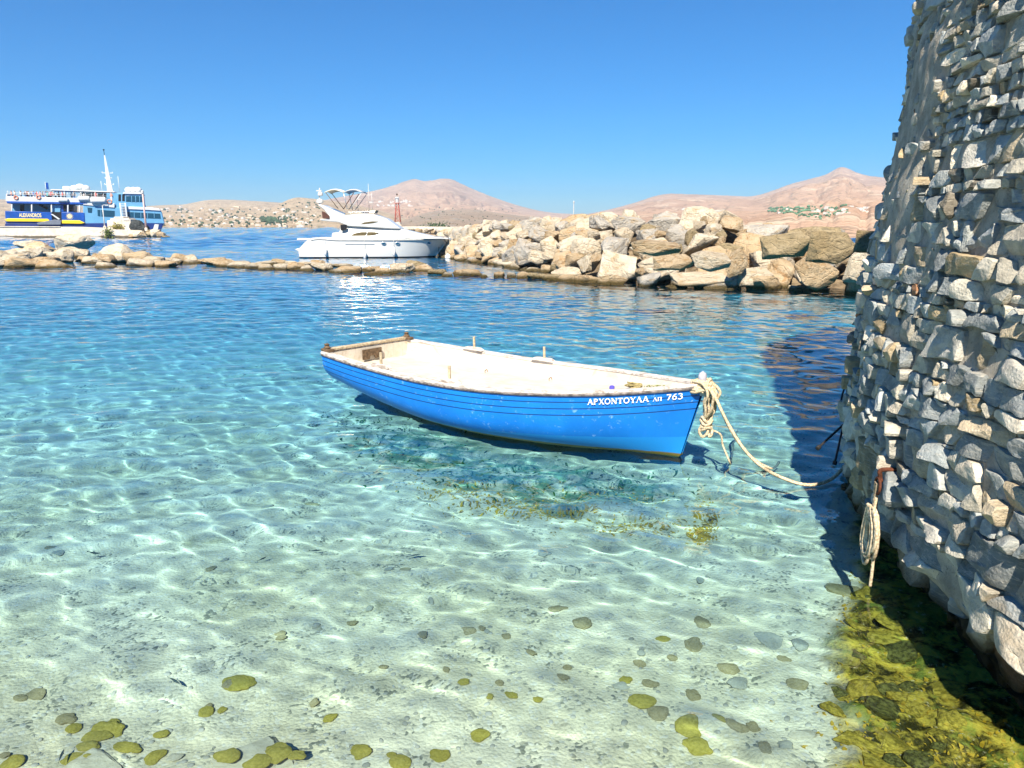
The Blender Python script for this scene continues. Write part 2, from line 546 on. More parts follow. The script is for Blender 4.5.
HILLS = []
def hill(name, pts, D0, D, Dback, m, seed, rough=.10, p=1.25, th_n=420, r_n=150, foot=1.0):
    th, hh = ridge_height(pts, D)
    f = pchip(th, hh)
    T = np.linspace(th[0], th[-1], th_n)
    R = np.concatenate([np.linspace(D0, D, r_n), np.linspace(D, Dback, 30)[1:]])
    TT, RR = np.meshgrid(T, R)
    X = RR * np.sin(TT); Y = RR * np.cos(TT)
    t = np.clip((RR - D0) / (D - D0), 0, 1)
    hr = f(TT)
    shp = foot * np.minimum(1, t * 12) / np.maximum(hr, 1) + (1 - foot / np.maximum(hr, 1)) * (t ** p)
    b = np.clip((RR - D) / (Dback - D), 0, 1)
    Z = hr * shp * (1 - b ** 1.4)
    s = 1.0 / (D * .09)
    amp = rough * hr * np.sin(np.pi * np.clip(t, 0, 1)) ** .6 * (1 - b)
    Z = Z + amp * fbm(X * s, Y * s, 0.0, 6, seed, .55) - .6 * amp * (1 - np.abs(fbm(X * s * 1.3, Y * s * .8, 2.0, 5, seed + 9))) * .3
    gul = (1 - np.abs(fbm(TT * 38, RR * s * .7, 1.0, 4, seed + 20))) ** 5
    Z = Z - hr * (.09 if D0 > 600 else .035) * gul * np.sin(np.pi * np.clip(t, 0, 1)) ** .7 * (1 - b)
    Z = Z + hr * .012 * fbm(TT * 160, RR * s * 4, 0.0, 4, seed + 3) * (t > .9)
    Z = np.where(t <= 0, -3, Z)
    V = np.stack([X, Y, Z], -1).reshape(-1, 3)
    o = npmesh(name, V, gridfaces(*X.shape), m)
    tag(o, kind='structure')
    HILLS.append((T, R, Z))
    return o

pink = (.40, .245, .175); tan = (.50, .36, .26); pale = (.56, .44, .33); scrub = (.16, .155, .10)
hm1 = hill_mat('dry_hillside', (.36, .235, .165), (.47, .32, .225), (.58, .45, .33), (.17, .14, .10), .75)
hm2 = hill_mat('dry_coast_slope', (.45, .33, .21), (.55, .43, .29), (.60, .50, .38), (.11, .13, .08), .75, 2.2)
hm3 = hill_mat('rocky_near_slope', (.46, .34, .25), (.52, .41, .31), (.42, .41, .39), (.20, .19, .14), .7, 4.0)
hill('hills', [(-320, 206), (-150, 203), (-40, 199), (20, 200), (80, 206), (130, 207), (165, 205), (182, 204.5), (208.6, 200), (226, 199.6), (247, 200.6), (279, 202.5),
      (305, 204), (340, 207), (380, 212), (440, 222)], 640, 2300, 3600, hm2, 3, .11, 1.1)
hill('hills', [(240, 222), (262, 212), (279, 204), (296.5, 197.5), (306, 198), (320, 199.5), (345, 203), (370, 208), (400, 216), (430, 224)], 660, 1500, 2200, hm2, 14, .09, 1.1, 200, 110)
hill('hills', [(270, 214), (300, 206), (335, 198), (360, 193.5), (373, 191), (395, 185), (406, 181), (415, 179.2), (424, 181), (432, 180.4), (441, 178.6), (450, 179), (462, 184),
      (475, 190), (497, 198.5), (520, 206), (536, 210), (551, 212.5), (575, 214), (601, 214), (640, 216), (690, 219)], 900, 3300, 5200, hm1, 5, .17, 1.35)
hill('hills', [(385, 228), (400, 222), (420, 214.5), (432, 211.5), (445, 210), (460, 209.5), (475, 209.5), (492, 212), (515, 215), (545, 218), (580, 222), (610, 226)], 420, 950, 1500, hm3, 8, .09, 1.15, 220, 110)
hill('hills', [(540, 221), (590, 213.5), (615, 208), (640, 201), (652, 197), (667, 194), (690, 194.5), (713, 195), (735, 196), (755, 196), (772, 191), (791, 184), (812, 178.5), (830, 172.5), (837, 168.5),
      (842.6, 167), (849, 169), (858, 173), (869.5, 176), (884, 177.5), (905, 182), (950, 186), (1030, 180), (1120, 190), (1300, 205)], 100, 3000, 4800, hm1, 6, .15, 1.3, 520, 170)

def on_hill(px, py):
    """the nearest hillside point that shows at a pixel"""
    d = ray(px, py); a = atan2(d.x, d.y); hyp = hypot(d.x, d.y)
    best = None
    for T, R, Z in HILLS:
        if not T[0] <= a <= T[-1]: continue
        k = int(round((a - T[0]) / (T[1] - T[0])))
        los = CAM_H + d.z / hyp * R
        hit = np.nonzero(Z[:, min(k, len(T) - 1)] >= los)[0]
        if len(hit):
            i = int(hit[0])
            if i > 0 and (best is None or R[i] < best[0]): best = (R[i], Z[i, min(k, len(T) - 1)])
    if best is None: return None
    return Vector((best[0] * sin(a), best[0] * cos(a), best[1])), best[0]

# cubic white houses
house_wall = plain('limewashed_wall', (.54, .51, .47), .8, .2, .05, .4)
house_tan = plain('ochre_wall', (.62, .50, .38), .8, .2, .08, .4)
def house_mesh(v, m):
    b = MB()
    if v == 0: b.box(-5, 5, -4, 4, -2, 3.4).box(-4.7, 0.4, -3.6, 3.6, 3.4, 6.2).box(1, 2, 1, 2, 3.4, 4.4)
    elif v == 1: b.box(-7, 7, -4, 4, -2, 3.2).box(7, 11, -3.4, 3.6, -2, 2.6).box(-6.8, -6.2, -3.8, 3.8, 3.2, 3.7)
    else: b.box(-4, 4, -4, 4, -2, 5.8).box(-8, -4, -3.5, 3.5, -2, 3.1)
    return b.build('house', m, smooth=0)
protos = [house_mesh(0, house_wall), house_mesh(1, house_wall), house_mesh(2, house_wall), house_mesh(1, house_tan)]
used_house = [False] * 4
R_ = random.Random(12)
def put_house(px, py, k, size, label, group):
    h = on_hill(px, py)
    if h is None: return
    p, D = h
    o = protos[k]
    if used_house[k]:
        o = protos[k].copy(); COL.objects.link(o)
    used_house[k] = True
    o.location = p; o.rotation_euler = (0, 0, R_.uniform(-.5, .5) + atan2(-p.x, p.y) * -1)
    s = size * D / 1400.0
    o.scale = (s, s, s)
    tag(o, label, 'house', group)
A = 'tiny white cubic house in the town along the far shore, between ferry and yacht'
for i in range(120):
    t = R_.random()
    px = 163 + 152 * R_.random(); py = 226.2 - 19 * t ** 1.6
    put_house(px, py, R_.choice([0, 1, 1, 2, 2, 3]), R_.uniform(.28, .62), A, 'houses of the far shore town')
for i in range(24):
    px = 369 + 45 * R_.random()
    py = (202.5 if i % 2 else 206.3) + R_.uniform(-.5, .5)
    put_house(px, py, R_.choice([0, 1, 2]), R_.uniform(.3, .55), 'tiny white house in the row high on the pink hill behind the red beacon', 'houses on the pink hill')
for i in range(34):
    px = 812 + 56 * R_.random() ** 1.2; py = 211.5 + 4.0 * R_.random() - (px - 830) * .06
    put_house(px, py, R_.choice([0, 1, 1, 2]), R_.uniform(.35, .7), 'tiny white house in the green village at the peaked hill\'s foot, left of the tower', 'houses of the village by the tower')
for px, py in ((788, 210.5), (792, 210.8), (780, 214), (690, 209.5), (684, 210)):
    put_house(px, py, R_.choice([0, 1, 2]), .6, 'tiny lone white house on the open slope of the peaked hill', 'lone houses on the slope')

# far-off trees, read as masses
leaf_far = plain('dark_tree_mass', (.05, .085, .045), .9, .1, .4, .2)
field_far = plain('green_orchard_mass', (.10, .19, .12), .9, .1, .4, .2)
def far_trees(name, pts, m, label):
    b = MB()
    for px, py, s in pts:
        h = on_hill(px, py)
        if h is None: continue
        p, D = h
        r = s * D / FPX
        n = 9
        secs = []
        for q, zz in ((.55, -.2), (.95, .25), (1, .5), (.7, .85), (.15, 1.05)):
            secs.append([(p.x + r * q * cos(2 * pi * k / n) * R_.uniform(.75, 1.25), p.y + r * q * sin(2 * pi * k / n) * R_.uniform(.75, 1.25), p.z + r * 1.2 * zz * R_.uniform(.85, 1.15)) for k in range(n)])
        b.loft(secs)
    o = b.build(name, m, smooth=0)
    tag(o, label, kind='stuff')
    return o
pts = []
for i in range(150):
    pts.append((163 + 150 * R_.random(), 226.4 - 17 * R_.random() ** 1.5, R_.uniform(.6, 1.5)))
for i in range(34):
    pts.append((262 + 24 * R_.random(), 219 + 5 * R_.random(), R_.uniform(1.2, 2.6)))
for i in range(60):
    pts.append((278 + 44 * R_.random(), 200 + 22 * R_.random(), R_.uniform(.5, 1.1)))
far_trees('shore_trees', pts, leaf_far, 'dark green trees scattered among the far shore houses')
pts = []
for i in range(210):
    px = 768 + 80 * R_.random()
    top = 209.3 - (px - 768) * .02; bot = 212 + min(8, (px - 768) * .16) - max(0, px - 825) * .25
    pts.append((px, top + (bot - top) * R_.random(), R_.uniform(.8, 1.6)))
far_trees('village_orchard', pts, field_far, 'blue green orchards round the village at the peaked hill')
pts = [(R_.uniform(395, 520), R_.uniform(208, 225), R_.uniform(.3, .8)) for i in range(90)]
far_trees('hillside_scrub', pts, leaf_far, 'dark scrub on the pale hill behind the yacht bow')

# the air between: one even, thin haze
hz = NT('sea_haze')
pv = hz.n('VolumePrincipled')
pv.inputs['Color'].default_value = (.66, .82, 1, 1)
pv.inputs['Density'].default_value = .00019
hz.l(pv.outputs[0], hz.out.inputs[1])
b = MB(); b.box(-5600, 5600, -60, 5400, -5.5, 240)
haze = b.build('haze', hz.mat, smooth=0)
tag(haze, kind='stuff')
# ------------------------------------------------------------------ the round rubble tower
TH = 9.6
def wall_mats():
    m = NT('rubble_stone')
    p = m.pos()
    base = m.attr('tone', 'Color')
    n1 = m.noise(p, 9, 6, .65)
    c = m.mix(m.ramp(n1, .3, .7), m.mix(.55, base, (.07, .075, .07), 'MULTIPLY'), base)
    c = m.mix(.75, base, c)
    str_ = m.noise(m.vscale(p, (1, 1, 7)), 9, 5, .7, .6)
    c = m.mix(m.math('MULTIPLY', m.ramp(str_, .52, .66), .45), c, (.60, .54, .44))
    c = m.mix(m.math('MULTIPLY', m.ramp(m.noise(p, 22, 5, .7), .58, .72), .55), c, (.10, .09, .07))
    och = m.ramp(m.noise(p, 2.1, 4, .6), .58, .72)
    c = m.mix(m.math('MULTIPLY', och, .35), c, (.34, .22, .09))
    z = m.sep(p)[2]
    zz = m.math('ADD', z, m.math('MULTIPLY', m.noise(p, 3, 4), -.34))
    wet = m.ramp(zz, -.02, .20, 1.0, 0.0)
    c = m.mix(m.math('MULTIPLY', wet, .93), c, (.022, .020, .010))
    b = m.math('ADD', m.noise(p, 38, 7, .7), m.math('MULTIPLY', m.voro(p, 60), .35))
    stone = m.surf(c, .9, b, .75, .018, .12)
    m = NT('lime_mortar')
    p = m.pos()
    c = m.mix(m.ramp(m.noise(p, 5, 6, .65), .3, .7), (.30, .27, .22), (.56, .50, .41))
    c = m.mix(m.math('MULTIPLY', m.ramp(m.noise(p, 30, 4, .7), .55, .7), .6), c, (.12, .11, .09))
    z = m.sep(p)[2]
    wet = m.ramp(m.math('ADD', z, m.math('MULTIPLY', m.noise(p, 3, 4), -.34)), -.02, .22, 1.0, 0.0)
    c = m.mix(m.math('MULTIPLY', wet, .95), c, (.018, .016, .008))
    mort = m.surf(c, .95, m.noise(p, 30, 7, .72), .9, .03, .08)
    return stone, mort
stone_m, mort_m = wall_mats()

def radius(z, ang):
    """face of the wall: slight batter, undercut at the water line, uneven"""
    z = np.asarray(z, float)
    r = TR + np.interp(z, [-1.3, 0, .5, 1.0, 1.7, 2.4, 3.2, 4.05, 4.9, 9.6], [0, .03, .10, .13, .13, .07, -.05, -.11, -.17, -.40])
    r = r - .28 * smooth01((.36 - z) / .30) * smooth01((ang - radians(153)) / .2)
    r = r + .06 * fbm(np.cos(ang) * TR * .8, np.sin(ang) * TR * .8, z * .9, 3, 51)
    return r

tower = thing('stone_tower', 'round battered tower of rough grey and tan rubble stones rising from the water', 'tower', (TW.x, TW.y, 0))
ang = np.concatenate([np.radians(np.linspace(-150, 125, 110)), np.radians(np.linspace(126, 216, 420)[:-1])])
ang = np.unique(np.mod(ang, 2 * pi)); ang.sort()
zs_ = np.concatenate([np.linspace(-1.3, 6.2, 190), np.linspace(6.3, TH, 30)])
AA, ZZ = np.meshgrid(np.append(ang, ang[0] + 2 * pi), zs_)
RRr = radius(ZZ, np.mod(AA, 2 * pi)) - .018
cx_, cy_ = np.cos(AA), np.sin(AA)
patch = smooth01((fbm(cx_ * TR * .9, cy_ * TR * .9, ZZ * .8, 3, 61) - .02) / .25) * smooth01((ZZ - 2.0) / 1.0) * smooth01((radians(176) - np.mod(AA, 2 * pi)) / .15)
RRr = RRr + .022 * fbm(cx_ * TR * 5, cy_ * TR * 5, ZZ * 5, 4, 62) + .062 * patch
V = np.stack([RRr * cx_, RRr * cy_, ZZ], -1).reshape(-1, 3)
core = npmesh('mortar_core', V, gridfaces(*AA.shape), mort_m, True, tower)
core.cycles.is_caustics_receiver = True
b = MB(); b.lathe([(8.0, TH - .02), (7.9, TH + .03), (.02, TH + .06)], 60)
b.build('wall_top', mort_m, tower)

# stones: rough courses of uneven height, each cut into stones of uneven length
S0, S1 = radians(138) * TR, radians(206) * TR
ZB, ZT = -.30, 6.4
rs = np.random.default_rng(23)
def wave(j, s):
    low = smooth01((2.4 - bases[j]) / 2.2)
    return bases[j] + (.030 + .055 * low) * fbm(s * .9, j * .37, 0.0, 3, 71) + .018 * fbm(s * 3.5, j * 1.7, 3.0, 2, 72)
bases = [ZB]
while bases[-1] < ZT:
    z = bases[-1]
    h = rs.choice([rs.uniform(.055, .10), rs.uniform(.10, .17), rs.uniform(.16, .27)], p=[.30, .42, .28] if z < 2.5 else [.62, .32, .06])
    bases.append(z + h)
polys = []
for j in range(len(bases) - 1):
    s = S0 + rs.uniform(0, .2)
    hh = bases[j + 1] - bases[j]
    sl0 = rs.normal(0, .02)
    while s < S1:
        w = float(np.clip(hh * rs.lognormal(.42, .42), .07, .62))
        if rs.random() < .12: w = .05 + .05 * rs.random()
        sl1 = rs.normal(0, .16) * hh
        a0, a1 = s, s + w
        P4 = [(a0 - sl0, float(wave(j, a0))), (a0 + .5 * w, float(wave(j, a0 + .5 * w))), (a1 - sl1, float(wave(j, a1))),
              (a1 + sl1, float(wave(j + 1, a1))), (a0 + .5 * w, float(wave(j + 1, a0 + .5 * w))), (a0 + sl0, float(wave(j + 1, a0)))]
        if hh > .15 and rs.random() < .30:           # two thin stones in place of a thick one
            f = rs.uniform(.35, .65)
            mid = [tuple(np.array(P4[i]) * (1 - f) + np.array(P4[k]) * f + (0, rs.normal(0, .008))) for i, k in ((0, 5), (1, 4), (2, 3))]
            polys.append([P4[0], P4[1], P4[2], mid[2], mid[1], mid[0]])
            polys.append([mid[0], mid[1], mid[2], P4[3], P4[4], P4[5]])
        elif rs.random() < .10:                      # a wedge leaves room for a small filler
            f = rs.uniform(.55, .8)
            q = tuple(np.array(P4[2]) * (1 - f) + np.array(P4[3]) * f); r_ = tuple(np.array(P4[4]))
            polys.append([P4[0], P4[1], P4[2], q, r_, P4[5]])
            polys.append([q, P4[3], r_])
        else:
            polys.append(P4)
        s = a1; sl0 = sl1

palette = np.array([(.40, .385, .34), (.27, .30, .32), (.33, .355, .36), (.22, .245, .26), (.44, .43, .40), (.40, .34, .25), (.34, .27, .17), (.17, .155, .13), (.58, .53, .45), (.50, .46, .39), (.26, .14, .08)])
pw = np.array([.16, .2, .17, .12, .13, .10, .07, .05, .08, .07, .01]); pw /= pw.sum()
NP, RINGS = 22, 6
allV = []; allF = []; allC = []; off = 0
for poly in polys:
    P = np.array(poly)
    P = P + rs.normal(0, .007, P.shape)
    c = P.mean(0)
    ext = np.ptp(P, 0)
    if ext.min() < .02: continue
    P = c + (P - c) * np.maximum(.80, 1 - (.008 + .016 * rs.random()) / np.maximum(ext, .05))
    Q = []
    for i in range(len(P)):            # knock the corners off, unevenly
        p, q = P[i], P[(i + 1) % len(P)]
        a1, a2 = rs.uniform(.04, .26), rs.uniform(.74, .96)
        Q += [p + (q - p) * a1, p + (q - p) * a2]
    Q = np.array(Q)
    seg = np.linalg.norm(np.roll(Q, -1, 0) - Q, axis=1); cum = np.concatenate([[0], np.cumsum(seg)])
    tt = np.linspace(0, cum[-1], NP, endpoint=False)
    QQ = np.vstack([Q, Q[:1]])
    ol = np.stack([np.interp(tt, cum, QQ[:, 0]), np.interp(tt, cum, QQ[:, 1])], 1)
    big = min(1.0, ext.min() / .17)
    low = smooth01((2.6 - c[1]) / 2.0)
    prot = (rs.uniform(.004, .045) + rs.uniform(0, .07) * low * rs.random() + (.06 if rs.random() < .05 else 0)) * (.55 + .6 * big)
    tx, ty = rs.normal(0, .17), rs.normal(-.10, .20)
    rough = .010 + .014 * big * rs.random()
    rings = [(1.0, -.12, 0), (1.01, .55, .6), (.975, .95, 1), (.90, 1.0, 1), (.60, 1.0, 1), (.28, 1.0, 1)]
    pts = []
    for s_, h_, k_ in rings:
        U = c + (ol - c) * s_
        hgt = (h_ if h_ < 0 else prot * h_) * np.ones(NP) + k_ * ((U[:, 0] - c[0]) * tx + (U[:, 1] - c[1]) * ty)
        pts.append(np.column_stack([U, hgt]))
    pts.append(np.array([[c[0], c[1], prot * 1.0]]))
    A3 = np.vstack(pts)
    nz = fbm(A3[:, 0] * 13 + off, A3[:, 1] * 13, A3[:, 2] * 13, 3, 5)
    nf = fbm(A3[:, 0] * 5 + off, A3[:, 1] * 5, 4.0, 2, 6)
    m_ = np.concatenate([np.repeat([r_[2] for r_ in rings], NP), [1]])
    ff = rs.normal(0, .35, 2)
    step_ = np.abs(((A3[:, 0] - c[0]) * ff[0] + (A3[:, 1] - c[1]) * ff[1]) + .006 * nz)     # a broken ridge across the face
    A3[:, 2] += m_ * (rough * nz * 1.3 + rough * 1.6 * nf - step_ * .8)
    A3[:, 0] += m_ * rough * .9 * fbm(A3[:, 0] * 11, A3[:, 1] * 11 + 7, off * 1.3, 2, 7)
    A3[:, 1] += m_ * rough * .9 * fbm(A3[:, 0] * 11 + 9, A3[:, 1] * 11, off * 1.7, 2, 8)
    a = A3[:, 0] / TR
    Rr = radius(np.full(len(a), c[1]), a) - .045 * 0 + A3[:, 2]
    allV.append(np.column_stack([Rr * np.cos(a), Rr * np.sin(a), A3[:, 1]]))
    i = np.arange(NP); j = (i + 1) % NP
    for k in range(len(rings) - 1):
        allF.append(np.stack([off + k * NP + i, off + k * NP + j, off + (k + 1) * NP + j, off + (k + 1) * NP + i], 1))
    k = len(rings) - 1
    ce = off + len(rings) * NP
    i2 = i[::2]
    allF.append(np.stack([off + k * NP + i2, off + k * NP + (i2 + 1) % NP, off + k * NP + (i2 + 2) % NP, np.full(len(i2), ce)], 1))
    col = palette[rs.choice(len(palette), p=pw)] * rs.uniform(.85, 1.4) * (1.16, 1.12, 1.04)
    allC.append(np.tile(np.append(np.clip(col, 0, 1), 1), (len(A3), 1)))
    off += len(A3)
stones = npmesh('stonework', np.vstack(allV), np.vstack(allF), stone_m, True, tower, {'tone': ('FLOAT_COLOR', np.vstack(allC))})
stones.data.set_sharp_from_angle(angle=radians(27))
stones.cycles.is_caustics_receiver = True
print('STONES', len(allV), off)
# ------------------------------------------------------------------ the blue rowing boat
BOAT_O = Vector((-2.32, 11.73, 0))
BOAT_RZ = atan2(-.648, .761)
BL = 5.83
f_zs = pchip([0, .2, .45, .7, .86, 1], [.665, .625, .60, .66, .74, .85])
f_hb = pchip([0, .12, .24, .46, .6, .72, .86, .94, 1], [.87, .96, 1.02, 1.06, 1.01, .87, .55, .29, .03])
f_zk = pchip([0, .15, .4, .8, 1], [.03, -.08, -.20, -.22, -.2])
f_p = pchip([0, .2, .5, .8, 1], [3.4, 4.2, 5.4, 4.6, 3.2])
def stem(z):
    return 5.59 + .24 * z / .85 if z > 0 else 5.59 - 1.0 * min(1, -z / .22) ** 1.6
def hull_pt(u, q, side=1, out=0.0):
    zk, zs = float(f_zk(u)), float(f_zs(u))
    z = zk + (zs - zk) * q
    y = float(f_hb(u)) * (1 - (1 - q) ** float(f_p(u)))
    y = max(y, .022 if u > .93 else 0.0)
    return Vector((u * stem(z), -side * (y + out), z))      # -y is the starboard side, towards the camera
def zq(u, z):
    zk, zs = float(f_zk(u)), float(f_zs(u))
    return (z - zk) / (zs - zk)

def hull_mat():
    m = NT('blue_boat_paint')
    o = m.obj()
    xs = m.sep(o)
    d = m.attr('below_rail')
    c = m.mix(m.ramp(m.noise(o, 1.6, 5, .6), .3, .7), (.004, .145, .54), (.006, .19, .66))
    st = m.noise(m.vscale(o, (5, 5, .8)), 3, 4, .6)
    c = m.mix(m.math('MULTIPLY', m.ramp(st, .55, .75), .3), c, (.02, .20, .72))
    # worn and salt-scuffed spots
    w = m.math('MULTIPLY', m.ramp(m.noise(o, 13, 6, .75), .58, .66), m.ramp(m.noise(o, 1.9, 3), .40, .58))
    c = m.mix(m.math('MULTIPLY', w, .55), c, (.30, .52, .78))
    # paler band that widens towards the bow
    bl = m.math('SUBTRACT', xs[2], m.math('ADD', m.math('MULTIPLY', m.math('MAXIMUM', m.math('SUBTRACT', xs[0], 2.2), 0.0), .062), .03))
    bl = m.math('ADD', bl, m.math('MULTIPLY', m.noise(o, 7, 4), .012))
    c = m.mix(m.math('MULTIPLY', m.ramp(bl, .0, .008, 1, 0), .8), c, (.012, .24, .66))
    # plank seams
    seam = None
    for s in (.105, .185, .265):
        g = m.ramp(m.math('ABSOLUTE', m.math('SUBTRACT', d, s)), .0045, .009, 1, 0)
        seam = g if seam is None else m.math('MAXIMUM', seam, g)
    c = m.mix(m.math('MULTIPLY', seam, .85), c, (.004, .02, .11))
    c = m.mix(m.ramp(d, .012, .03, 1, 0), c, (.006, .02, .10))
    # slime at the water line
    zz = m.math('ADD', xs[2], m.math('MULTIPLY', m.noise(o, 9, 4), -.02))
    c = m.mix(m.ramp(zz, .012, .03, 1, 0), c, (.14, .11, .02))
    c = m.mix(m.ramp(zz, -.03, -.004, 1, 0), c, (.03, .07, .03))
    h = m.math('SUBTRACT', m.math('MULTIPLY', m.noise(o, 5, 5), .5), seam)
    return m.surf(c, .42, h, .35, .006, .45)
def cream_mat():
    m = NT('cream_boat_paint')
    o = m.obj()
    n = m.noise(o, 3.5, 6, .65)
    c = m.mix(m.ramp(n, .3, .7), (.54, .48, .39), (.66, .60, .51))
    st = m.noise(m.vscale(o, (.7, 4, 4)), 4, 5, .7, .5)
    c = m.mix(m.math('MULTIPLY', m.ramp(st, .50, .70), .5), c, (.42, .31, .20))
    c = m.mix(m.math('MULTIPLY', m.ramp(m.noise(o, 28, 4, .7), .66, .72), .6), c, (.25, .19, .13))
    xs = m.sep(o)
    pl = m.ramp(m.math('ABSOLUTE', m.math('SUBTRACT', m.math('FRACT', m.math('MULTIPLY', xs[1], 5.2)), .5)), .0, .035, 1, 0)
    c = m.mix(m.math('MULTIPLY', pl, .35), c, (.30, .23, .15))
    return m.surf(c, .6, n, .25, .006, .3)
def rail_mat():
    m = NT('worn_white_rail')
    o = m.obj()
    n = m.noise(m.vscale(o, (1, 4, 4)), 5, 6, .7)
    c = m.mix(m.ramp(n, .46, .62), (.62, .58, .53), (.30, .25, .21))
    return m.surf(c, .7, n, .3, .006, .3)
hull_m, cream_m, rail_m = hull_mat(), cream_mat(), rail_mat()

boat = thing('rowing_boat', 'small blue wooden rowing boat with cream deck, moored by its bow in shallow water', 'boat', BOAT_O, BOAT_RZ)
NU, NQ = 90, 30
us = np.linspace(0, 1, NU) ** .95
qs = np.linspace(0, 1, NQ) ** 1.25
V = []; below = []
for u in us:
    for q in list(qs[::-1]):
        p = hull_pt(u, q, 1); V.append(p); below.append(float(f_zs(u)) - p.z)
    for q in qs[1:]:
        p = hull_pt(u, q, -1); V.append(p); below.append(float(f_zs(u)) - p.z)
nc = 2 * NQ - 1
F = [tuple(f) for f in gridfaces(NU, nc)]
F.append(tuple(range(nc)))                                    # transom
me = bpy.data.meshes.new('hull'); me.from_pydata([tuple(v) for v in V], [], F)
bm = bmesh.new(); bm.from_mesh(me); bmesh.ops.recalc_face_normals(bm, faces=bm.faces); bm.to_mesh(me); bm.free()
a_ = me.attributes.new('below_rail', 'FLOAT', 'POINT'); a_.data.foreach_set('value', below)
me.polygons.foreach_set('use_smooth', [True] * len(me.polygons)); me.set_sharp_from_angle(angle=radians(40))
me.materials.append(hull_m)
hull = bpy.data.objects.new('hull', me); COL.objects.link(hull); hull.parent = boat
hull.cycles.is_caustics_receiver = True

def inner_hb(u, off): return max(.012, float(f_hb(u)) - off)
f_dk = pchip([0, .06, .5, .7, .80, .88, 1], [.24, .23, .19, .165, .10, .045, .03])     # deck depth below the sheer
b = MB(); secs = []
uu = [u for u in np.linspace(.012, .985, 70)]
for u in uu:
    x = u * stem(float(f_zs(u))); zs = float(f_zs(u)); dk = float(f_dk(u)); hb = inner_hb(u, .085)
    prof = [(hb, zs + .012), (max(.008, hb - .012), zs - dk * .5), (max(.006, hb - .03), zs - dk + .02), (max(.004, hb - .055), zs - dk)]
    prof += [(hb * k * .93 if hb * k * .93 < prof[-1][0] else prof[-1][0] * k, zs - dk + .02 * (1 - k * k)) for k in (.66, .33)]
    sec = [(x, -y, z) for y, z in prof] + [(x, 0, zs - dk + .02)] + [(x, y, z) for y, z in reversed(prof)]
    secs.append(sec)
b.loft(secs, closed=False, caps=False)
b.f.append(tuple(range(len(secs[0])))); b.m.append(0)
b.build('inner_deck', cream_m, boat)

# gunwale: a flat capping board right round, thicker than it looks
b = MB()
for side in (1, -1):
    secs = []
    for u in np.linspace(0, .992, 80):
        x = u * stem(float(f_zs(u))); zs = float(f_zs(u)); hb = float(f_hb(u))
        o_, i_ = hb + .022, max(.006, hb - .095)
        secs.append([(x, -side * o_, zs + .004), (x, -side * o_, zs + .026), (x, -side * (o_ - .008), zs + .032), (x, -side * i_, zs + .030), (x, -side * i_, zs + .004)])
    b.loft(secs)
b.build('gunwale', rail_m, boat)
b = MB()
for side in (1, -1):
    secs = []
    for u in np.linspace(0, .99, 80):
        x = u * stem(float(f_zs(u))); zs = float(f_zs(u)); hb = float(f_hb(u))
        secs.append([(x, -side * (hb - .01), zs - .03), (x, -side * (hb + .018), zs - .028), (x, -side * (hb + .027), zs - .012), (x, -side * (hb + .018), zs + .002), (x, -side * (hb - .01), zs + .002)])
    b.loft(secs)
b.build('rub_rail', plain('grey_worn_rub_rail', (.20, .17, .16), .8, .2, .5, 14, bump=.4), boat)

zt = float(f_zs(0))
b = MB(); b.box(.0, .085, -.84, .84, zt + .034, zt + .075)
tb = b.build('transom_beam', M['wood_pale'], boat, bevel=.008)
for s in (1, -1):
    b = MB(); b.box(-.05, .16, s * .80 - .05, s * .80 + .05, zt + .034, zt + .072)
    b.lathe([(.05, .07), (.055, .09), (.03, .115), (.045, .14), (.01, .155)], 10, (.04, s * .80, zt))
    b.build('cleat', M['wood'], tb, bevel=.004)
b = MB()
poly = [(-.19, zt - .02), (-.19, zt - .18), (-.06, zt - .18), (-.04, zt - .13), (.04, zt - .13), (.06, zt - .18), (.19, zt - .18), (.19, zt - .02)]
b.prism([(x, z) for x, z in poly], .10, .125)
b.v = [(y, x, z) for x, y, z in b.v]
b.build('motor_pad', M['wood'], boat, bevel=.004)
b = MB(); b.box(.0, .06, -.80, .80, zt - .03, zt + .034)
b.build('transom_cap', rail_m, boat, bevel=.01)

for side in (1, -1):
    for s0 in (1.45, 2.82):
        u = s0 / 5.8; zs = float(f_zs(u)); hb = float(f_hb(u))
        b = MB()
        pr = [(-.20, 0), (.20, 0), (.20, .012), (.13, .045), (-.13, .045), (-.20, .012)]
        b.prism([(s0 + x, zs + .031 + z) for x, z in pr], -side * (hb - .085) - .045, -side * (hb - .085) + .045)
        rl = b.build('rowlock_block', rail_m, boat, bevel=.006)
        b = MB(); b.tube([(s0 + .02, -side * (hb - .085), zs + .06), (s0 + .015, -side * (hb - .085), zs + .24)], .019, 10)
        b.build('thole_pin', M['wood_pale'], rl)
b = MB()                                                     # stem head
zs = float(f_zs(1.0))
b.prism([(5.70, zs - .10), (5.86, zs - .12), (5.87, zs + .06), (5.72, zs + .06)], -.035, .035)
sh = b.build('stem_head', rail_m, boat, bevel=.01)
b = MB(); b.lathe([(.040, .05), (.046, .07), (.046, .115), (.036, .14), (.016, .15), (.014, .16)], 14, (5.80, 0, zs))
b.build('bottle_cover', M['clear'], sh)
b = MB()
b.tube([(5.80, 0, zs - .18), (5.872, 0, zs - .16), (5.885, 0, zs - .26), (5.83, 0, zs - .30)], .012, 8)
b.build('stem_shackle', M['steel'], boat)

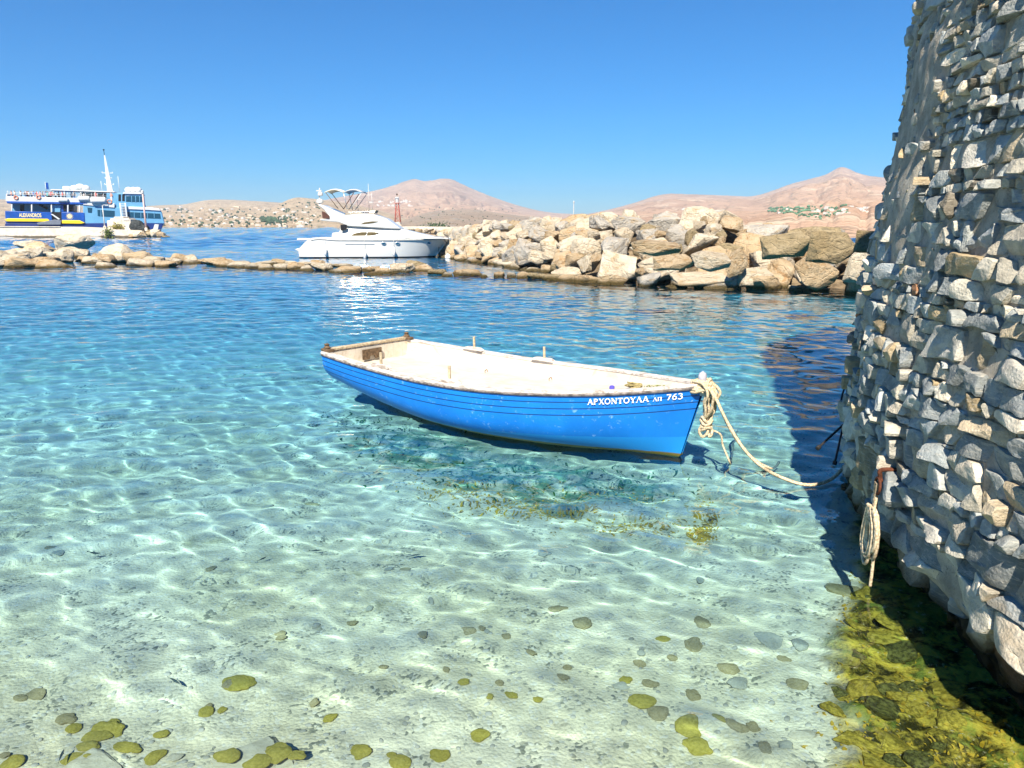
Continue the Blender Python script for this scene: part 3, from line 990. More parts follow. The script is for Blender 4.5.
# lettering, drawn stroke by stroke and laid along the planking
K, T_ = .20, .085
def ell(cx, cy, rx, ry, a0, a1, n=16): return [(cx + rx * cos(radians(a0 + (a1 - a0) * i / n)), cy + ry * sin(radians(a0 + (a1 - a0) * i / n))) for i in range(n + 1)]
def sf(x, y, w=.27): return ([(x - w / 2, y), (x + w / 2, y)], .07)
GL = {
    'A': (.92, [([(.10, 0), (.44, 1)], T_), ([(.42, 1), (.80, 0)], K), ([(.2, .33), (.66, .33)], T_), sf(.10, .035), sf(.80, .035, .3)]),
    'P': (.80, [([(.2, 0), (.2, 1)], K), (ell(.28, .73, .34, .235, 90, -90), .13), ([(.2, .965), (.3, .965)], .07), ([(.2, .495), (.3, .495)], .07), sf(.2, .035, .36), ([(.06, .965), (.3, .965)], .07)]),
    'X': (.92, [([(.16, 1), (.76, 0)], K), ([(.74, 1), (.16, 0)], T_), sf(.16, .965, .3), sf(.76, .965), sf(.16, .035), sf(.78, .035, .3)]),
    'O': (.95, [(ell(.46, .5, .36, .45, 0, 360, 28), .15)]),
    'N': (1.0, [([(.18, 0), (.18, 1)], T_), ([(.18, 1), (.80, 0)], K), ([(.80, 0), (.80, 1)], T_), sf(.18, .035), sf(.80, .965), sf(.14, .965)]),
    'T': (.86, [([(.42, 0), (.42, 1)], K), ([(.06, .95), (.78, .95)], .10), ([(.08, .95), (.06, .72)], .07), ([(.76, .95), (.78, .72)], .07), sf(.42, .035, .38)]),
    'Y': (.88, [([(.14, 1), (.44, .45)], K), ([(.76, 1), (.44, .45)], T_), ([(.44, .5), (.44, 0)], K), sf(.14, .965, .3), sf(.76, .965), sf(.44, .035, .36)]),
    'L': (.92, [([(.10, 0), (.44, 1)], T_), ([(.42, 1), (.80, 0)], K), sf(.10, .035), sf(.80, .035, .3)]),
    'Q': (.98, [([(.2, 0), (.2, 1)], K), ([(.76, 0), (.76, 1)], K), ([(.06, .955), (.9, .955)], .09), sf(.2, .035, .34), sf(.76, .035, .34)]),
    '7': (.72, [([(.06, .93), (.62, .93)], .15), ([(.60, .93), (.24, 0)], .17)]),
    '6': (.76, [(ell(.36, .30, .25, .28, 0, 360, 22), .14), ([(.60, .96), (.36, .86), (.18, .60), (.12, .32)], .14)]),
    '3': (.74, [(ell(.32, .73, .24, .22, 150, -90), .14), (ell(.32, .27, .28, .26, 90, -150), .14)]),
}
def ribbon(b, pts, w, place):
    # subdivide, then a flat band of width w
    P = []
    for i in range(len(pts) - 1):
        n = max(1, int(hypot(pts[i + 1][0] - pts[i][0], pts[i + 1][1] - pts[i][1]) / .25))
        P += [(pts[i][0] + (pts[i + 1][0] - pts[i][0]) * k / n, pts[i][1] + (pts[i + 1][1] - pts[i][1]) * k / n) for k in range(n)]
    P.append(pts[-1])
    L_, R2 = [], []
    for i, p in enumerate(P):
        a, c = P[max(0, i - 1)], P[min(len(P) - 1, i + 1)]
        dx, dy = c[0] - a[0], c[1] - a[1]; l = hypot(dx, dy) or 1
        nx, ny = -dy / l * w / 2, dx / l * w / 2
        L_.append((p[0] + nx, p[1] + ny)); R2.append((p[0] - nx, p[1] - ny))
    base = len(b.v)
    b.v += [place(*p) for p in L_] + [place(*p) for p in R2]
    n = len(P)
    for i in range(n - 1):
        b.f.append((base + i, base + i + 1, base + n + i + 1, base + n + i)); b.m.append(0)
def letter_run(text, s0, h, drop, gap):
    b = MB(); x = s0; k = 0
    for ch in text:
        if ch == ' ': x += h * .55; continue
        small = ch in 'lq'
        hh = h * .66 if small else h
        wd, strokes = GL[{'l': 'L', 'q': 'Q'}.get(ch, ch)]
        for pts, w in strokes:
            k += 1
            def place(tx, ty, k=k, x=x, hh=hh):
                s = x + tx * hh
                u = s / 5.80
                z = float(f_zs(u)) - drop - h + ty * hh
                p = hull_pt(u, zq(u, z), 1, .004 + .00025 * (k % 7))
                return (s, p.y, z)
            ribbon(b, pts, w, place)
        x += wd * hh + gap * h
    return b, x
lb, xe = letter_run('APXONTOYLA lq 763', 4.74, .066, .060, .012)
print('LETTERS END', xe)
lb.build('lettering', plain('white_letter_paint', (.82, .82, .80), .5, .3, .04, 20), boat, smooth=0)

def bp(x, y, z): return boat_M @ Vector((x, y, z))
boat_M = Matrix.Translation(BOAT_O) @ Matrix.Rotation(BOAT_RZ, 4, 'Z')

def wiggle(n, r, seed):
    rr_ = random.Random(seed); p = []
    for i in range(n):
        p.append((rr_.uniform(-r, r), rr_.uniform(-r, r)))
    return p
def smoothpath(pts, n=8):
    P = [Vector(p) for p in pts]; out = []
    for i in range(len(P) - 1):
        p0, p1, p2, p3 = P[max(0, i - 1)], P[i], P[i + 1], P[min(len(P) - 1, i + 2)]
        for k in range(n):
            t = k / n
            out.append(.5 * ((2 * p1) + (p2 - p0) * t + (2 * p0 - 5 * p1 + 4 * p2 - p3) * t * t + (3 * p1 - p0 - 3 * p2 + p3) * t ** 3))
    out.append(P[-1])
    return out

# things lying on the fore deck
def deck_z(x):
    u = x / 5.8
    return float(f_zs(u)) - float(f_dk(u)) + .022
b = MB(); pts = []
for i in range(46):
    a = i * .62; r = .055 + .02 * sin(i * 1.7)
    pts.append((4.92 + r * 1.5 * cos(a), .02 + r * sin(a), deck_z(4.92) + .012 + .0009 * i))
b.tube([bp(*p) for p in smoothpath(pts, 3)], .010, 6, strands=3, twist=150)
o = b.build('rope_scrap', plain('olive_old_rope', (.30, .25, .12), .9, .1, .3, 40), smooth=180)
tag(o, 'small tangle of old olive rope lying on the boat\'s cream fore deck', 'rope')
b = MB(); b.lathe([(.03, 0), (.033, .012), (.033, .045), (.02, .055), (.001, .056)], 12, tuple(bp(4.62, .02, deck_z(4.62))))
o = b.build('bottle_cap', M['cap']); tag(o, 'small violet blue plastic cap on the boat\'s cream deck', 'cap')
b = MB(); b.tube([bp(*p) for p in smoothpath([(4.60, .0, deck_z(4.6) + .012), (4.35, -.12, deck_z(4.35) + .012), (4.1, -.2, deck_z(4.1) + .012), (3.85, -.34, deck_z(3.85) + .012)], 6)], .008, 6)
o = b.build('cord', M['canvas'], smooth=180); tag(o, 'thin tan cord trailing aft from the violet cap across the boat\'s deck', 'cord')
b = MB()
for i in range(16):
    x, y = 5.22 + random.uniform(-.14, .14), random.uniform(-.05, .05)
    p = bp(x, y, deck_z(x) + .008); q = bp(x + random.uniform(-.06, .06), y + random.uniform(-.04, .04), deck_z(x) + random.uniform(.01, .02))
    b.tube([p, (p + q) / 2 + Vector((0, 0, .006)), q], .004, 5)
o = b.build('dry_weed', plain('dry_green_weed', (.20, .22, .06), .9, .1, .3, 40)); tag(o, 'wisps of dry green weed near the point of the boat\'s bow deck', 'weed')
for k, (x, y) in enumerate(((2.1, -.25), (2.05, .55), (3.2, .62), (3.55, -.2))):
    b = MB(); z = deck_z(x)
    b.tube([bp(x, y, z), bp(x, y, z + .03), bp(x + .03, y + .01, z + .05), bp(x + .05, y, z + .02)], .006, 6)
    o = b.build('deck_eye', M['rust']); o.parent = boat; o.matrix_parent_inverse = boat_M.inverted()

# mooring rope: wraps on the stem, a hanging knotted bundle and its free lines
moor = thing('mooring_rope', 'thick beige mooring rope wound round the boat\'s stem head and knotted below it', 'rope', bp(5.82, 0, .8))
def rope(name, pts, r, seed=0, n=6, strands=3, keep=False):
    b = MB(); b.tube(smoothpath(pts, n), r, 9, strands=strands, twist=1.4 / r * .55)
    o = b.build(name, M['rope'], smooth=180)
    o.parent = moor; o.matrix_parent_inverse = Matrix.Translation(moor.location).inverted()
    o.cycles.is_caustics_receiver = True
    return o
rg = random.Random(4)
for k in range(5):
    z = zs + .045 - .022 * k; pts = []
    for i in range(13):
        a = i * 2 * pi / 10 + k
        pts.append(bp(5.79 + (.10 + .012 * k + rg.uniform(-.01, .01)) * cos(a), (.065 + .01 * k + rg.uniform(-.008, .008)) * sin(a), z + rg.uniform(-.02, .02) + .02 * cos(a)))
    rope('wrap', pts, .017)
# strands that drape over the outside of the stem, down to a knot
for k in range(9):
    y = (k - 4) * .02
    x1 = 5.90 + .05 * sin(k * 2.1)
    pts = [bp(5.72, y * .8, zs + .05), bp(5.86, y * 1.3, zs + .035), bp(x1 + .03, y * 1.5, zs - .06), bp(x1 + .01 + rg.uniform(-.02, .02), y * 1.2, zs - .17),
           bp(x1 - .01 + rg.uniform(-.03, .03), y * .9, zs - .27), bp(5.87 + rg.uniform(-.02, .02), y * .5, zs - .37)]
    rope('strand', pts, .016)
for k in range(4):
    pts = []
    zc = zs - .37 - .035 * k
    for i in range(11):
        a = i * 2 * pi / 9 + k * 1.3
        pts.append(bp(5.875 + (.05 + .01 * (k % 2)) * cos(a), .05 * sin(a), zc + .025 * sin(a * 2 + k)))
    rope('knot', pts, .017)
rope('loop_end', [bp(5.86, -.02, zs - .40), bp(5.82, -.05, zs - .5), bp(5.86, -.04, zs - .57), bp(5.91, -.02, zs - .5), bp(5.88, 0, zs - .4)], .016)
rope('loop_end', [bp(5.90, .02, zs - .42), bp(5.95, 0, zs - .5), bp(5.93, -.02, zs - .56), bp(5.89, .0, zs - .48)], .016)
e0 = bp(5.93, -.03, zs - .03)
def chain_px(pts):
    return [atY(px, py, Y) for px, py, Y in pts]
Ye = e0.y
rope('line_to_wall', [bp(5.80, .03, zs + .04), e0] + [e0.lerp(at(785, 479, .06), f) + Vector((0, 0, -.20 * sin(pi * f))) for f in (.2, .4, .6, .8)] +
     [at(785, 479, .06), at(803, 484.5, .03), at(819, 484, .025), at(833, 478, .05), at(843, 468, .12), at(851, 459, .2)], .017, n=8)
e1 = bp(5.94, -.01, zs - .05)
rope('short_line', [bp(5.80, .05, zs + .03), e1] + [e1.lerp(at(758, 462, .04), f) + Vector((0, 0, -.12 * sin(pi * f))) for f in (.25, .5, .75)] + [at(758, 462, .04), at(767, 467, .02), at(774, 470, -.05), at(778, 474, -.22)], .014, n=8)
rope('line_to_bed', [bp(5.88, 0, zs - .48)] + chain_px([(720, 434, bp(5.9, 0, 0).y), (723, 446, bp(5.9, 0, 0).y)]) + [at(730, 463, .01), at(731, 468, -.2), at(733, 474, -.6), at(735, 480, -1.0)], .011, n=8)
# ------------------------------------------------------------------ iron and rope on the tower's foot
def wall_pt(px, py, lift=0.0):
    """first point of the tower's face on a line of sight, lifted off the wall"""
    d = ray(px, py)
    z = 1.0
    for k in range(12):
        r = TR + lift + float(np.interp(z, [-1.3, 0, .5, 1.0, 1.7, 2.4, 3.2], [0, .03, .10, .13, .13, .07, -.05]))
        a = d.x ** 2 + d.y ** 2; bq = -(d.x * TW.x + d.y * TW.y); c = TW.x ** 2 + TW.y ** 2 - r * r
        disc = bq * bq - a * c
        t = (-bq - sqrt(max(disc, 0))) / a
        z = CAM_H + d.z * t
    return Vector((0, 0, CAM_H)) + d * t
p0 = wall_pt(890, 470, .06)
hr = thing('hanging_rope', 'bundle of pale rope loops hanging from a rusty hook low on the tower wall', 'rope', p0)
def child(b, name, m, parent, smooth=180):
    o = b.build(name, m, smooth=smooth); o.parent = parent
    o.matrix_parent_inverse = Matrix.Translation(parent.location).inverted()
    return o
inw = (Vector((TW.x, TW.y, 0)) - Vector((p0.x, p0.y, 0))).normalized()
tan_ = Vector((-inw.y, inw.x, 0))
b = MB(); b.tube(smoothpath([p0 + inw * .12, p0 + Vector((0, 0, .0)) - inw * .05, p0 - inw * .06 + Vector((0, 0, -.05)), p0 - inw * .05 + Vector((0, 0, -.09))], 5), .016, 8)
b.tube(smoothpath([p0 - inw * .07 + Vector((0, 0, -.06)) + tan_ * .05 * sin(t) + Vector((0, 0, -.06 + .06 * cos(t))) for t in np.linspace(0, 6.28, 10)], 3), .010, 7)
child(b, 'hook', M['rust'], hr)
hp = p0 - inw * .07
def hrope(name, pts, r=.012):
    b = MB(); b.tube(smoothpath(pts, 7), r, 8, strands=3, twist=60); return child(b, name, M['rope'], hr)
rg = random.Random(9)
hrope('lanyard', [hp + Vector((0, 0, -.1)), hp + tan_ * .01 + Vector((0, 0, -.2)), hp - tan_ * .005 + Vector((0, 0, -.30))], .014)
hrope('lanyard', [hp + tan_ * .03 + Vector((0, 0, -.1)), hp + tan_ * .03 + Vector((0, 0, -.2)), hp + tan_ * .01 + Vector((0, 0, -.31))], .014)
for k in range(8):
    w = .09 + .10 * rg.random(); l = .32 + .14 * rg.random(); o_ = (k - 3.5) * .014
    t0 = hp - inw * (.04 * rg.random()) + Vector((0, 0, -.28))
    hrope('rope_loop', [t0 + tan_ * o_, t0 + tan_ * (o_ - w * .6) + Vector((0, 0, -l * .4)), t0 + tan_ * (o_ - w * .5) + Vector((0, 0, -l * .85)), t0 + tan_ * o_ + Vector((0, 0, -l)),
                        t0 + tan_ * (o_ + w * .45) + Vector((0, 0, -l * .8)), t0 + tan_ * (o_ + w * .3) + Vector((0, 0, -l * .35)), t0 + tan_ * (o_ + .01)], .012)
hrope('rope_tail', [hp + tan_ * -.06 + Vector((0, 0, -.38)), hp + tan_ * -.07 + Vector((0, 0, -.6)), hp + tan_ * -.075 + Vector((0, 0, -.74)), hp + tan_ * -.07 + Vector((0, 0, -.86))], .011)

# the ring that holds the boat's line
p1 = wall_pt(853, 461, .0)
p1 = Vector((3.52, 7.2, p1.z))
rn = thing('mooring_ring', 'dark rusty mooring ring with old rope ends where the boat\'s line meets the wall', 'ring', p1)
b = MB()
for q in range(2):
    c = p1 + Vector((-.06 + .04 * q, -.02, -.02 - .05 * q))
    b.tube([c + Vector((.06 * cos(t), .02 * sin(t + q), .06 * sin(t))) for t in np.linspace(0, 6.28, 18)], .014, 8)
b.tube([p1 + Vector((.25, .02, .06)), p1 + Vector((-.02, 0, 0))], .02, 8)
child(b, 'ring', M['rust'], rn)
b = MB()
for k in range(6):
    a = p1 + Vector((-.06, -.03, -.02))
    b.tube(smoothpath([p1 + Vector((.16, -.05, .12)), a + Vector((rg.uniform(-.03, .05), 0, rg.uniform(-.05, .06))), a + Vector((rg.uniform(-.12, .08), rg.uniform(-.06, .0), rg.uniform(-.16, -.05)))], 5), .013, 7)
child(b, 'rope_end', plain('dark_tarred_rope', (.06, .04, .03), .9, .1, .4, 40), rn)

# two black rods sticking out of the wall
for (a_, b_), lab in ((((843, 425, 7.2), (819, 447, 7.0)), 'black iron rod slanting left and down from the tower wall above the ring'),
                      (((843, 427, 7.2), (835, 462, 7.1)), 'black iron rod hanging steeply from the tower wall beside the ring')):
    b = MB(); P0, P1 = atY(*a_), atY(*b_)
    b.tube([P0 + (P0 - P1) * .3 + Vector((.1, 0, 0)), P0, P1], .011, 8)
    d = (P1 - P0).normalized()
    b.tube([P1 - d * .01, P1 + d * .03], .022, 8)
    o = b.build('iron_rod', M['black_iron'], smooth=40); tag(o, lab, 'rod')
b = MB(); P0, P1 = atY(845, 388, 7.4), atY(843, 424, 7.2)
b.tube(smoothpath([P0 + Vector((.1, 0, 0)), P0, (P0 + P1) / 2 + Vector((-.03, 0, 0)), P1 + Vector((.03, 0, 0))], 5), .010, 7)
o = b.build('iron_rod', M['black_iron'], smooth=40); tag(o, 'thin bent dark rod running up the tower\'s left edge above the two rods', 'rod')
# ------------------------------------------------------------------ boulders
def rock_mat(name, c1, c2, c3, tide=.30):
    m = NT(name)
    o = m.obj(); r = m.rnd()
    off = m.n('CombineXYZ'); m.l(m.math('MULTIPLY', r, 40), off.inputs[0]); m.l(m.math('MULTIPLY', r, 23), off.inputs[1])
    v = m.vscale(o, (1, 1, 1), off.outputs[0])
    n1 = m.noise(v, 1.1, 6, .65)
    c = m.mix(m.ramp(n1, .35, .66), c1, c2)
    n2 = m.noise(v, 2.6, 6, .7, .5)
    c = m.mix(m.math('MULTIPLY', m.ramp(n2, .50, .64), .8), c, c3)
    n3 = m.noise(v, 9, 5, .72)
    c = m.mix(m.math('MULTIPLY', m.ramp(n3, .58, .70), .55), c, (.17, .13, .085))
    c = m.mix(.25, c, m.mix(m.ramp(r, 0, 1), (.50, .44, .38), (.62, .58, .54)), 'SOFT_LIGHT')
    p = m.pos()
    z = m.math('ADD', m.sep(p)[2], m.math('MULTIPLY', m.noise(p, 1.6, 4), -.22))
    c = m.mix(m.ramp(z, -.04, tide * .45, .93, 0.0), c, (.085, .062, .02))
    cr = m.voro(v, 1.7, 'DISTANCE_TO_EDGE')
    h = m.math('ADD', m.noise(v, 4, 9, .72), m.math('MULTIPLY', m.ramp(cr, 0, .06, 0, 1), .12))
    return m.surf(c, .95, h, 1.0, .26, .08)
rk_cream = rock_mat('cream_rock', (.54, .46, .34), (.68, .60, .47), (.46, .33, .19))
rk_tan = rock_mat('tan_rock', (.48, .36, .22), (.58, .46, .31), (.40, .24, .11))
rk_grey = rock_mat('grey_rock', (.40, .38, .34), (.56, .52, .45), (.50, .38, .24))
rk_olive = rock_mat('olive_brown_rock', (.36, .28, .16), (.47, .38, .24), (.22, .19, .12))

def rock_mesh(name, seed, n=15, bev=.05, box=.8, amp=.07):
    r = random.Random(seed)
    bm = bmesh.new()
    for i in range(n):
        while True:
            p = Vector((r.uniform(-1, 1), r.uniform(-1, 1), r.uniform(-1, 1)))
            q = (abs(p.x) ** 3.2 + abs(p.y) ** 3.2 + abs(p.z) ** 3.2) ** (1 / 3.2)
            if q > .35: break
        bm.verts.new(p / q * r.uniform(box, 1))
    bmesh.ops.convex_hull(bm, input=bm.verts)
    for v in [v for v in bm.verts if not v.link_faces]: bm.verts.remove(v)
    bmesh.ops.bevel(bm, geom=list(bm.edges), offset=bev, segments=1, affect='EDGES', clamp_overlap=True)
    bmesh.ops.triangulate(bm, faces=bm.faces)
    for k in range(3):
        L = [e for e in bm.edges if e.calc_length() > .22]
        if L: bmesh.ops.subdivide_edges(bm, edges=L, cuts=1)
        bmesh.ops.triangulate(bm, faces=bm.faces)
    me = bpy.data.meshes.new(name)
    bm.normal_update()
    co = np.array([v.co[:] for v in bm.verts]); no = np.array([v.normal[:] for v in bm.verts])
    d = amp * fbm(co[:, 0] * 2.3, co[:, 1] * 2.3, co[:, 2] * 2.3, 4, seed) - amp * .9 * np.maximum(0, .12 - np.abs(vnoise(co[:, 0] * 1.8, co[:, 1] * 1.8, co[:, 2] * 1.8, seed + 4))) / .12
    co = co + no * d[:, None]
    for v, c in zip(bm.verts, co): v.co = c
    bmesh.ops.recalc_face_normals(bm, faces=bm.faces)
    bm.to_mesh(me); bm.free()
    me.polygons.foreach_set('use_smooth', [True] * len(me.polygons)); me.set_sharp_from_angle(angle=radians(38))
    return me
ROCKS = [rock_mesh('boulder', 100 + k, 11 + k % 5, .035 + .03 * (k % 3)) for k in range(14)]
ROUND = [rock_mesh('rock', 300 + k, 20, .12, .9, .06) for k in range(8)]
def mesh_with(me, m, cache={}):
    k = (me.name, m.name)
    if k not in cache:
        c = me if not me.materials else me.copy()
        if c.materials: c.materials.clear()
        c.materials.append(m); cache[k] = c
    return cache[k]
def put_rock(name, me, m, loc, sc, rot):
    o = bpy.data.objects.new(name, mesh_with(me, m)); COL.objects.link(o)
    o.location = loc; o.scale = sc; o.rotation_euler = rot
    return o

# the low line of rocks across the cove
low = [(12,268,40,10),(48,268.5,36,9),(66,254,38,24),(17,260,34,13),(35,253,28,13),(18,250,26,11),(57,263,30,16),(42,266,26,10),(78,258,18,10),(-8,262,30,14),(-20,268,34,10),
       (88,264,26,8),(114,263,40,22),(99,264,22,12),(135,264,28,15),(152,265,22,12),(132,267,34,8),(103,268,24,6),(162,267,22,9),(176,263,18,13),(191,263,16,12),(209,266,28,12),
       (222,267,22,10),(238,268,24,9),(251,269,20,8),(266,270,20,8),(280,270,18,9),(293,270,20,10),(307,271,16,8),(318,271,24,12),(336,273,16,6),(349,273,28,9),(371,272,20,7),
       (385,274,24,8),(400,273,26,14),(413,271,24,14),(425,272,26,10),(436,275,20,8),(372,275,20,4),(447,276.5,12,5),(466,276.5,30,9),(485,277.5,10,4),(499,277.5,12,8),(511,278,11,7),
       (525,278.5,18,9),(538,279.5,22,9),(552,280.5,20,9),(568,281.5,22,9),(585,283,24,10)]
# fill between and behind so that the line reads as a causeway
rg = random.Random(21)
for px in range(84, 345, 13):
    low.append((px + rg.uniform(-4, 4), 262 + (px - 84) * .022 + rg.uniform(-1.5, .5), rg.uniform(14, 24), rg.uniform(4, 8)))
for px in range(0, 84, 12):
    low.append((px + rg.uniform(-4, 4), 259 + rg.uniform(-4, 4), rg.uniform(18, 30), rg.uniform(7, 12)))
items = []
for i, (px, py, w, h) in enumerate(low):
    p = at(px, py); mpp = p.y / cos(PITCH) / FPX
    W, Hh = w * mpp, h * mpp * (.85 if px < 150 else .68)
    hgt = Hh * 1.0
    c = (p.x, p.y + W * .35, hgt * .5 - .12)
    ms = rg.choice([rk_cream, rk_cream, rk_cream, rk_tan]) if px < 360 else rg.choice([rk_cream, rk_tan, rk_tan, rk_olive])
    big = (px, py) == (66, 254)
    o = put_rock('rock', ROUND[i % 8] if not big else ROCKS[2], rk_cream if big else ms, c, (W * .54, W * rg.uniform(.38, .5), hgt * .5 + .16), (rg.uniform(-.1, .1), rg.uniform(-.1, .1), rg.uniform(-.4, .4)))
    tag(o, None, 'rock', 'rocks of the low causeway')
    look = ('big pale block' if big else {'cream_rock': 'pale cream rock', 'tan_rock': 'tan rock', 'olive_brown_rock': 'olive brown rock'}[ms.name] + (' lying flat' if h < .38 * w else ''))
    items.append((o, px, py, look))
lm = [('the ferry\'s blue stern', 15, 262), ('the quay lamp post', 102, 264), ('the quay\'s rocky end', 150, 264), ('the shore town', 235, 267), ('the yacht\'s swim platform', 300, 270), ('the yacht\'s middle', 370, 273),
      ('the yacht\'s bow', 440, 274), ('the causeway\'s gap', 490, 277), ('the big boulder breakwater', 575, 281)]
rank_labels(items, lm, '%s of the causeway, %s to below %s')

# the big breakwater
WL = [(872,294),(845,292.5),(800,290),(740,288),(690,287),(640,285),(600,283),(572,280),(552,273),(530,270),(500,265),(470,261),(447,256.5),(438,251)]
CR = [(876,240),(845,230),(800,228),(760,224),(718,209),(690,212),(650,213),(610,214),(575,216.5),(540,219),(500,222),(470,226),(447,233),(434,243)]
fx = [pchip(range(len(WL)), [q[i] for q in WL]) for i in (0, 1)]
fc = [pchip(range(len(CR)), [q[i] for q in CR]) for i in (0, 1)]
def wl(t): return at(float(fx[0](t)), float(fx[1](t)))
def cr(t):
    w = wl(t); y = w.y + 5.0 + 1.2 * t / 6
    return atY(float(fc[0](t)), float(fc[1](t)), y)
# arc-length table
tt = np.linspace(0, len(WL) - 1, 400)
P_ = [wl(t) for t in tt]
S_ = np.concatenate([[0], np.cumsum([(P_[i + 1] - P_[i]).length for i in range(399)])])
items = []
rows = 6
rg = random.Random(33)
count = 0
for j in range(rows):
    f = j / (rows - 1)
    s = rg.uniform(0, .8) - .5
    while s < S_[-1]:
        t = float(np.interp(s, S_, tt))
        near = 1 - smooth01(t / 8.0)
        size = (1.4 + .6 * float(near)) * rg.uniform(.62 if j == 0 else .72, 1.3)
        a, b_ = wl(t), cr(t)
        p = a.lerp(b_, f)
        p.z = a.z + (b_.z - a.z) * f ** .82
        sz = size * rg.uniform(.85, 1.1)
        dims = (size * .62, sz * .50, sz * rg.uniform(.34, .50))
        p.z += -dims[2] * (.72 if j == rows - 1 else .25) + (rg.uniform(-.08, .12) if j else rg.uniform(-.2, .22))
        p.x += rg.uniform(-.15, .15); p.y += rg.uniform(-.25, .25)
        m = rg.choice([rk_cream, rk_cream, rk_cream, rk_tan, rk_tan, rk_grey, rk_grey] if t > 3.5 else [rk_cream, rk_tan, rk_tan, rk_olive, rk_olive, rk_grey])
        me = ROCKS[count % 14]
        rot = (rg.uniform(-.35, .35), rg.uniform(-.35, .35), rg.uniform(0, 6.28) if rg.random() < .5 else rg.uniform(-.5, .5))
        o = put_rock('boulder', me, m, p, dims, rot)
        tag(o, None, 'boulder', 'boulders of the breakwater')
        d = p - Vector((0, 0, CAM_H)); zc = d.y * cos(PITCH) - d.z * sin(PITCH)
        px = 512 + FPX * d.x / zc; py = 384 - FPX * (d.z * cos(PITCH) + d.y * sin(PITCH)) / zc
        look = {'cream_rock': 'cream', 'tan_rock': 'tan', 'grey_rock': 'grey', 'olive_brown_rock': 'olive brown'}[m.name] + (' boulder at the water' if j == 0 else ' boulder on the crest' if j == rows - 1 else ' boulder on the slope')
        items.append((o, px, py, look))
        count += 1
        s += size * rg.uniform(.92, 1.12)
# hand-placed big ones of the near face
for px, py, w, h, z, m, ry in ((657, 248, 52, 15, 1.9, rk_tan, .05), (670, 262, 44, 17, 1.25, rk_tan, 0), (711, 261, 40, 18, 1.3, rk_cream, .08), (700, 279, 64, 15, .35, rk_cream, 0), (752, 276, 36, 20, .5, rk_cream, -.05), (735, 264, 20, 30, 1.0, rk_tan, .5),
                               (826, 246, 50, 34, 2.0, rk_olive, .1), (784, 245, 50, 26, 1.9, rk_olive, -.1), (815, 274, 44, 32, .7, rk_tan, .1), (860, 262, 30, 44, 1.2, rk_cream, .2), (866, 241, 34, 24, 2.2, rk_olive, .1), (716, 222, 26, 26, 3.0, rk_tan, .4), (688, 226, 40, 26, 2.7, rk_grey, .1)):
    q = at(px, py, z); mpp = q.y / FPX
    o = put_rock('boulder', ROCKS[(px * 7) % 14], m, (q.x, q.y + w * mpp * .25 - .35, z), (w * mpp * .55, w * mpp * .45, h * mpp * .58), (rg.uniform(-.15, .15), ry, rg.uniform(-.3, .3)))
    tag(o, None, 'boulder', 'boulders of the breakwater')
    items.append((o, px, py, 'big ' + {'cream_rock': 'cream', 'tan_rock': 'tan', 'grey_rock': 'grey', 'olive_brown_rock': 'olive brown'}[m.name] + ' boulder'))
    count += 1
for k in range(80):
    t = rg.uniform(.2, 12.8); f = rg.uniform(.02, .9); a, b_ = wl(t), cr(t); p = a.lerp(b_, f); p.z = a.z + (b_.z - a.z) * f ** .82
    sc = rg.uniform(.18, .42)
    o = put_rock('filler_rock', ROCKS[k % 14], rg.choice([rk_cream, rk_tan, rk_olive, rk_grey]), (p.x, p.y - .35, p.z + .05), (sc * 1.2, sc, sc * .8), (rg.uniform(-1, 1), rg.uniform(-1, 1), rg.uniform(0, 6)))
    tag(o, 'small filler rock wedged between the big boulders of the breakwater', 'rock', 'filler rocks in the breakwater')
print('BOULDERS', count)
lm = [('the tower\'s edge at the water', 865, 285), ('the tower\'s edge on the crest', 868, 240), ('the peaked hill', 840, 232), ('the green village', 795, 232), ('the far right waterline', 800, 285), ('the middle of the near waterline', 730, 285),
      ('the pointed knob on the crest', 716, 212), ('the dark hollow', 655, 268), ('the crest left of the knob', 660, 218), ('the causeway\'s landing', 590, 278), ('the white pole', 573, 219), ('the waterline past the landing', 530, 268), ('the white pole\'s foot slope', 570, 248),
      ('the yacht\'s bow buoy', 450, 255), ('the far end of the crest', 470, 228), ('the mid far crest', 520, 222), ('the far waterline', 490, 260), ('the middle of the slope', 620, 245), ('the centre of the near face', 760, 258)]
rank_labels(items, lm, '%s, %s to %s')

# rubble core under the boulders
m = NT('dark_rubble')
p = m.pos()
c = m.mix(m.ramp(m.noise(p, 1.2, 6, .7), .35, .65), (.10, .075, .05), (.30, .23, .15))
core_m = m.surf(c, 1.0, m.noise(p, 3, 6, .7), 1.0, .2, .05)
secs = []
for t in np.linspace(0, len(WL) - 1, 80):
    a, b_ = wl(t), cr(t)
    out = Vector((a.x - b_.x, a.y - b_.y, 0)).normalized()
    up = max(.3, b_.z - .75)
    secs.append([tuple(Vector((a.x, a.y, -3)) + out * .5), tuple(Vector((a.x, a.y, -.4)) - out * .5), tuple(a.lerp(b_, .5) - Vector((0, 0, .65)) - out * .2), (b_.x, b_.y, up), (b_.x - out.x * 3, b_.y - out.y * 3, up - .1), (b_.x - out.x * 9, b_.y - out.y * 9, -3)])
b = MB(); b.loft(secs)
o = b.build('breakwater_ground', core_m); tag(o, kind='structure')
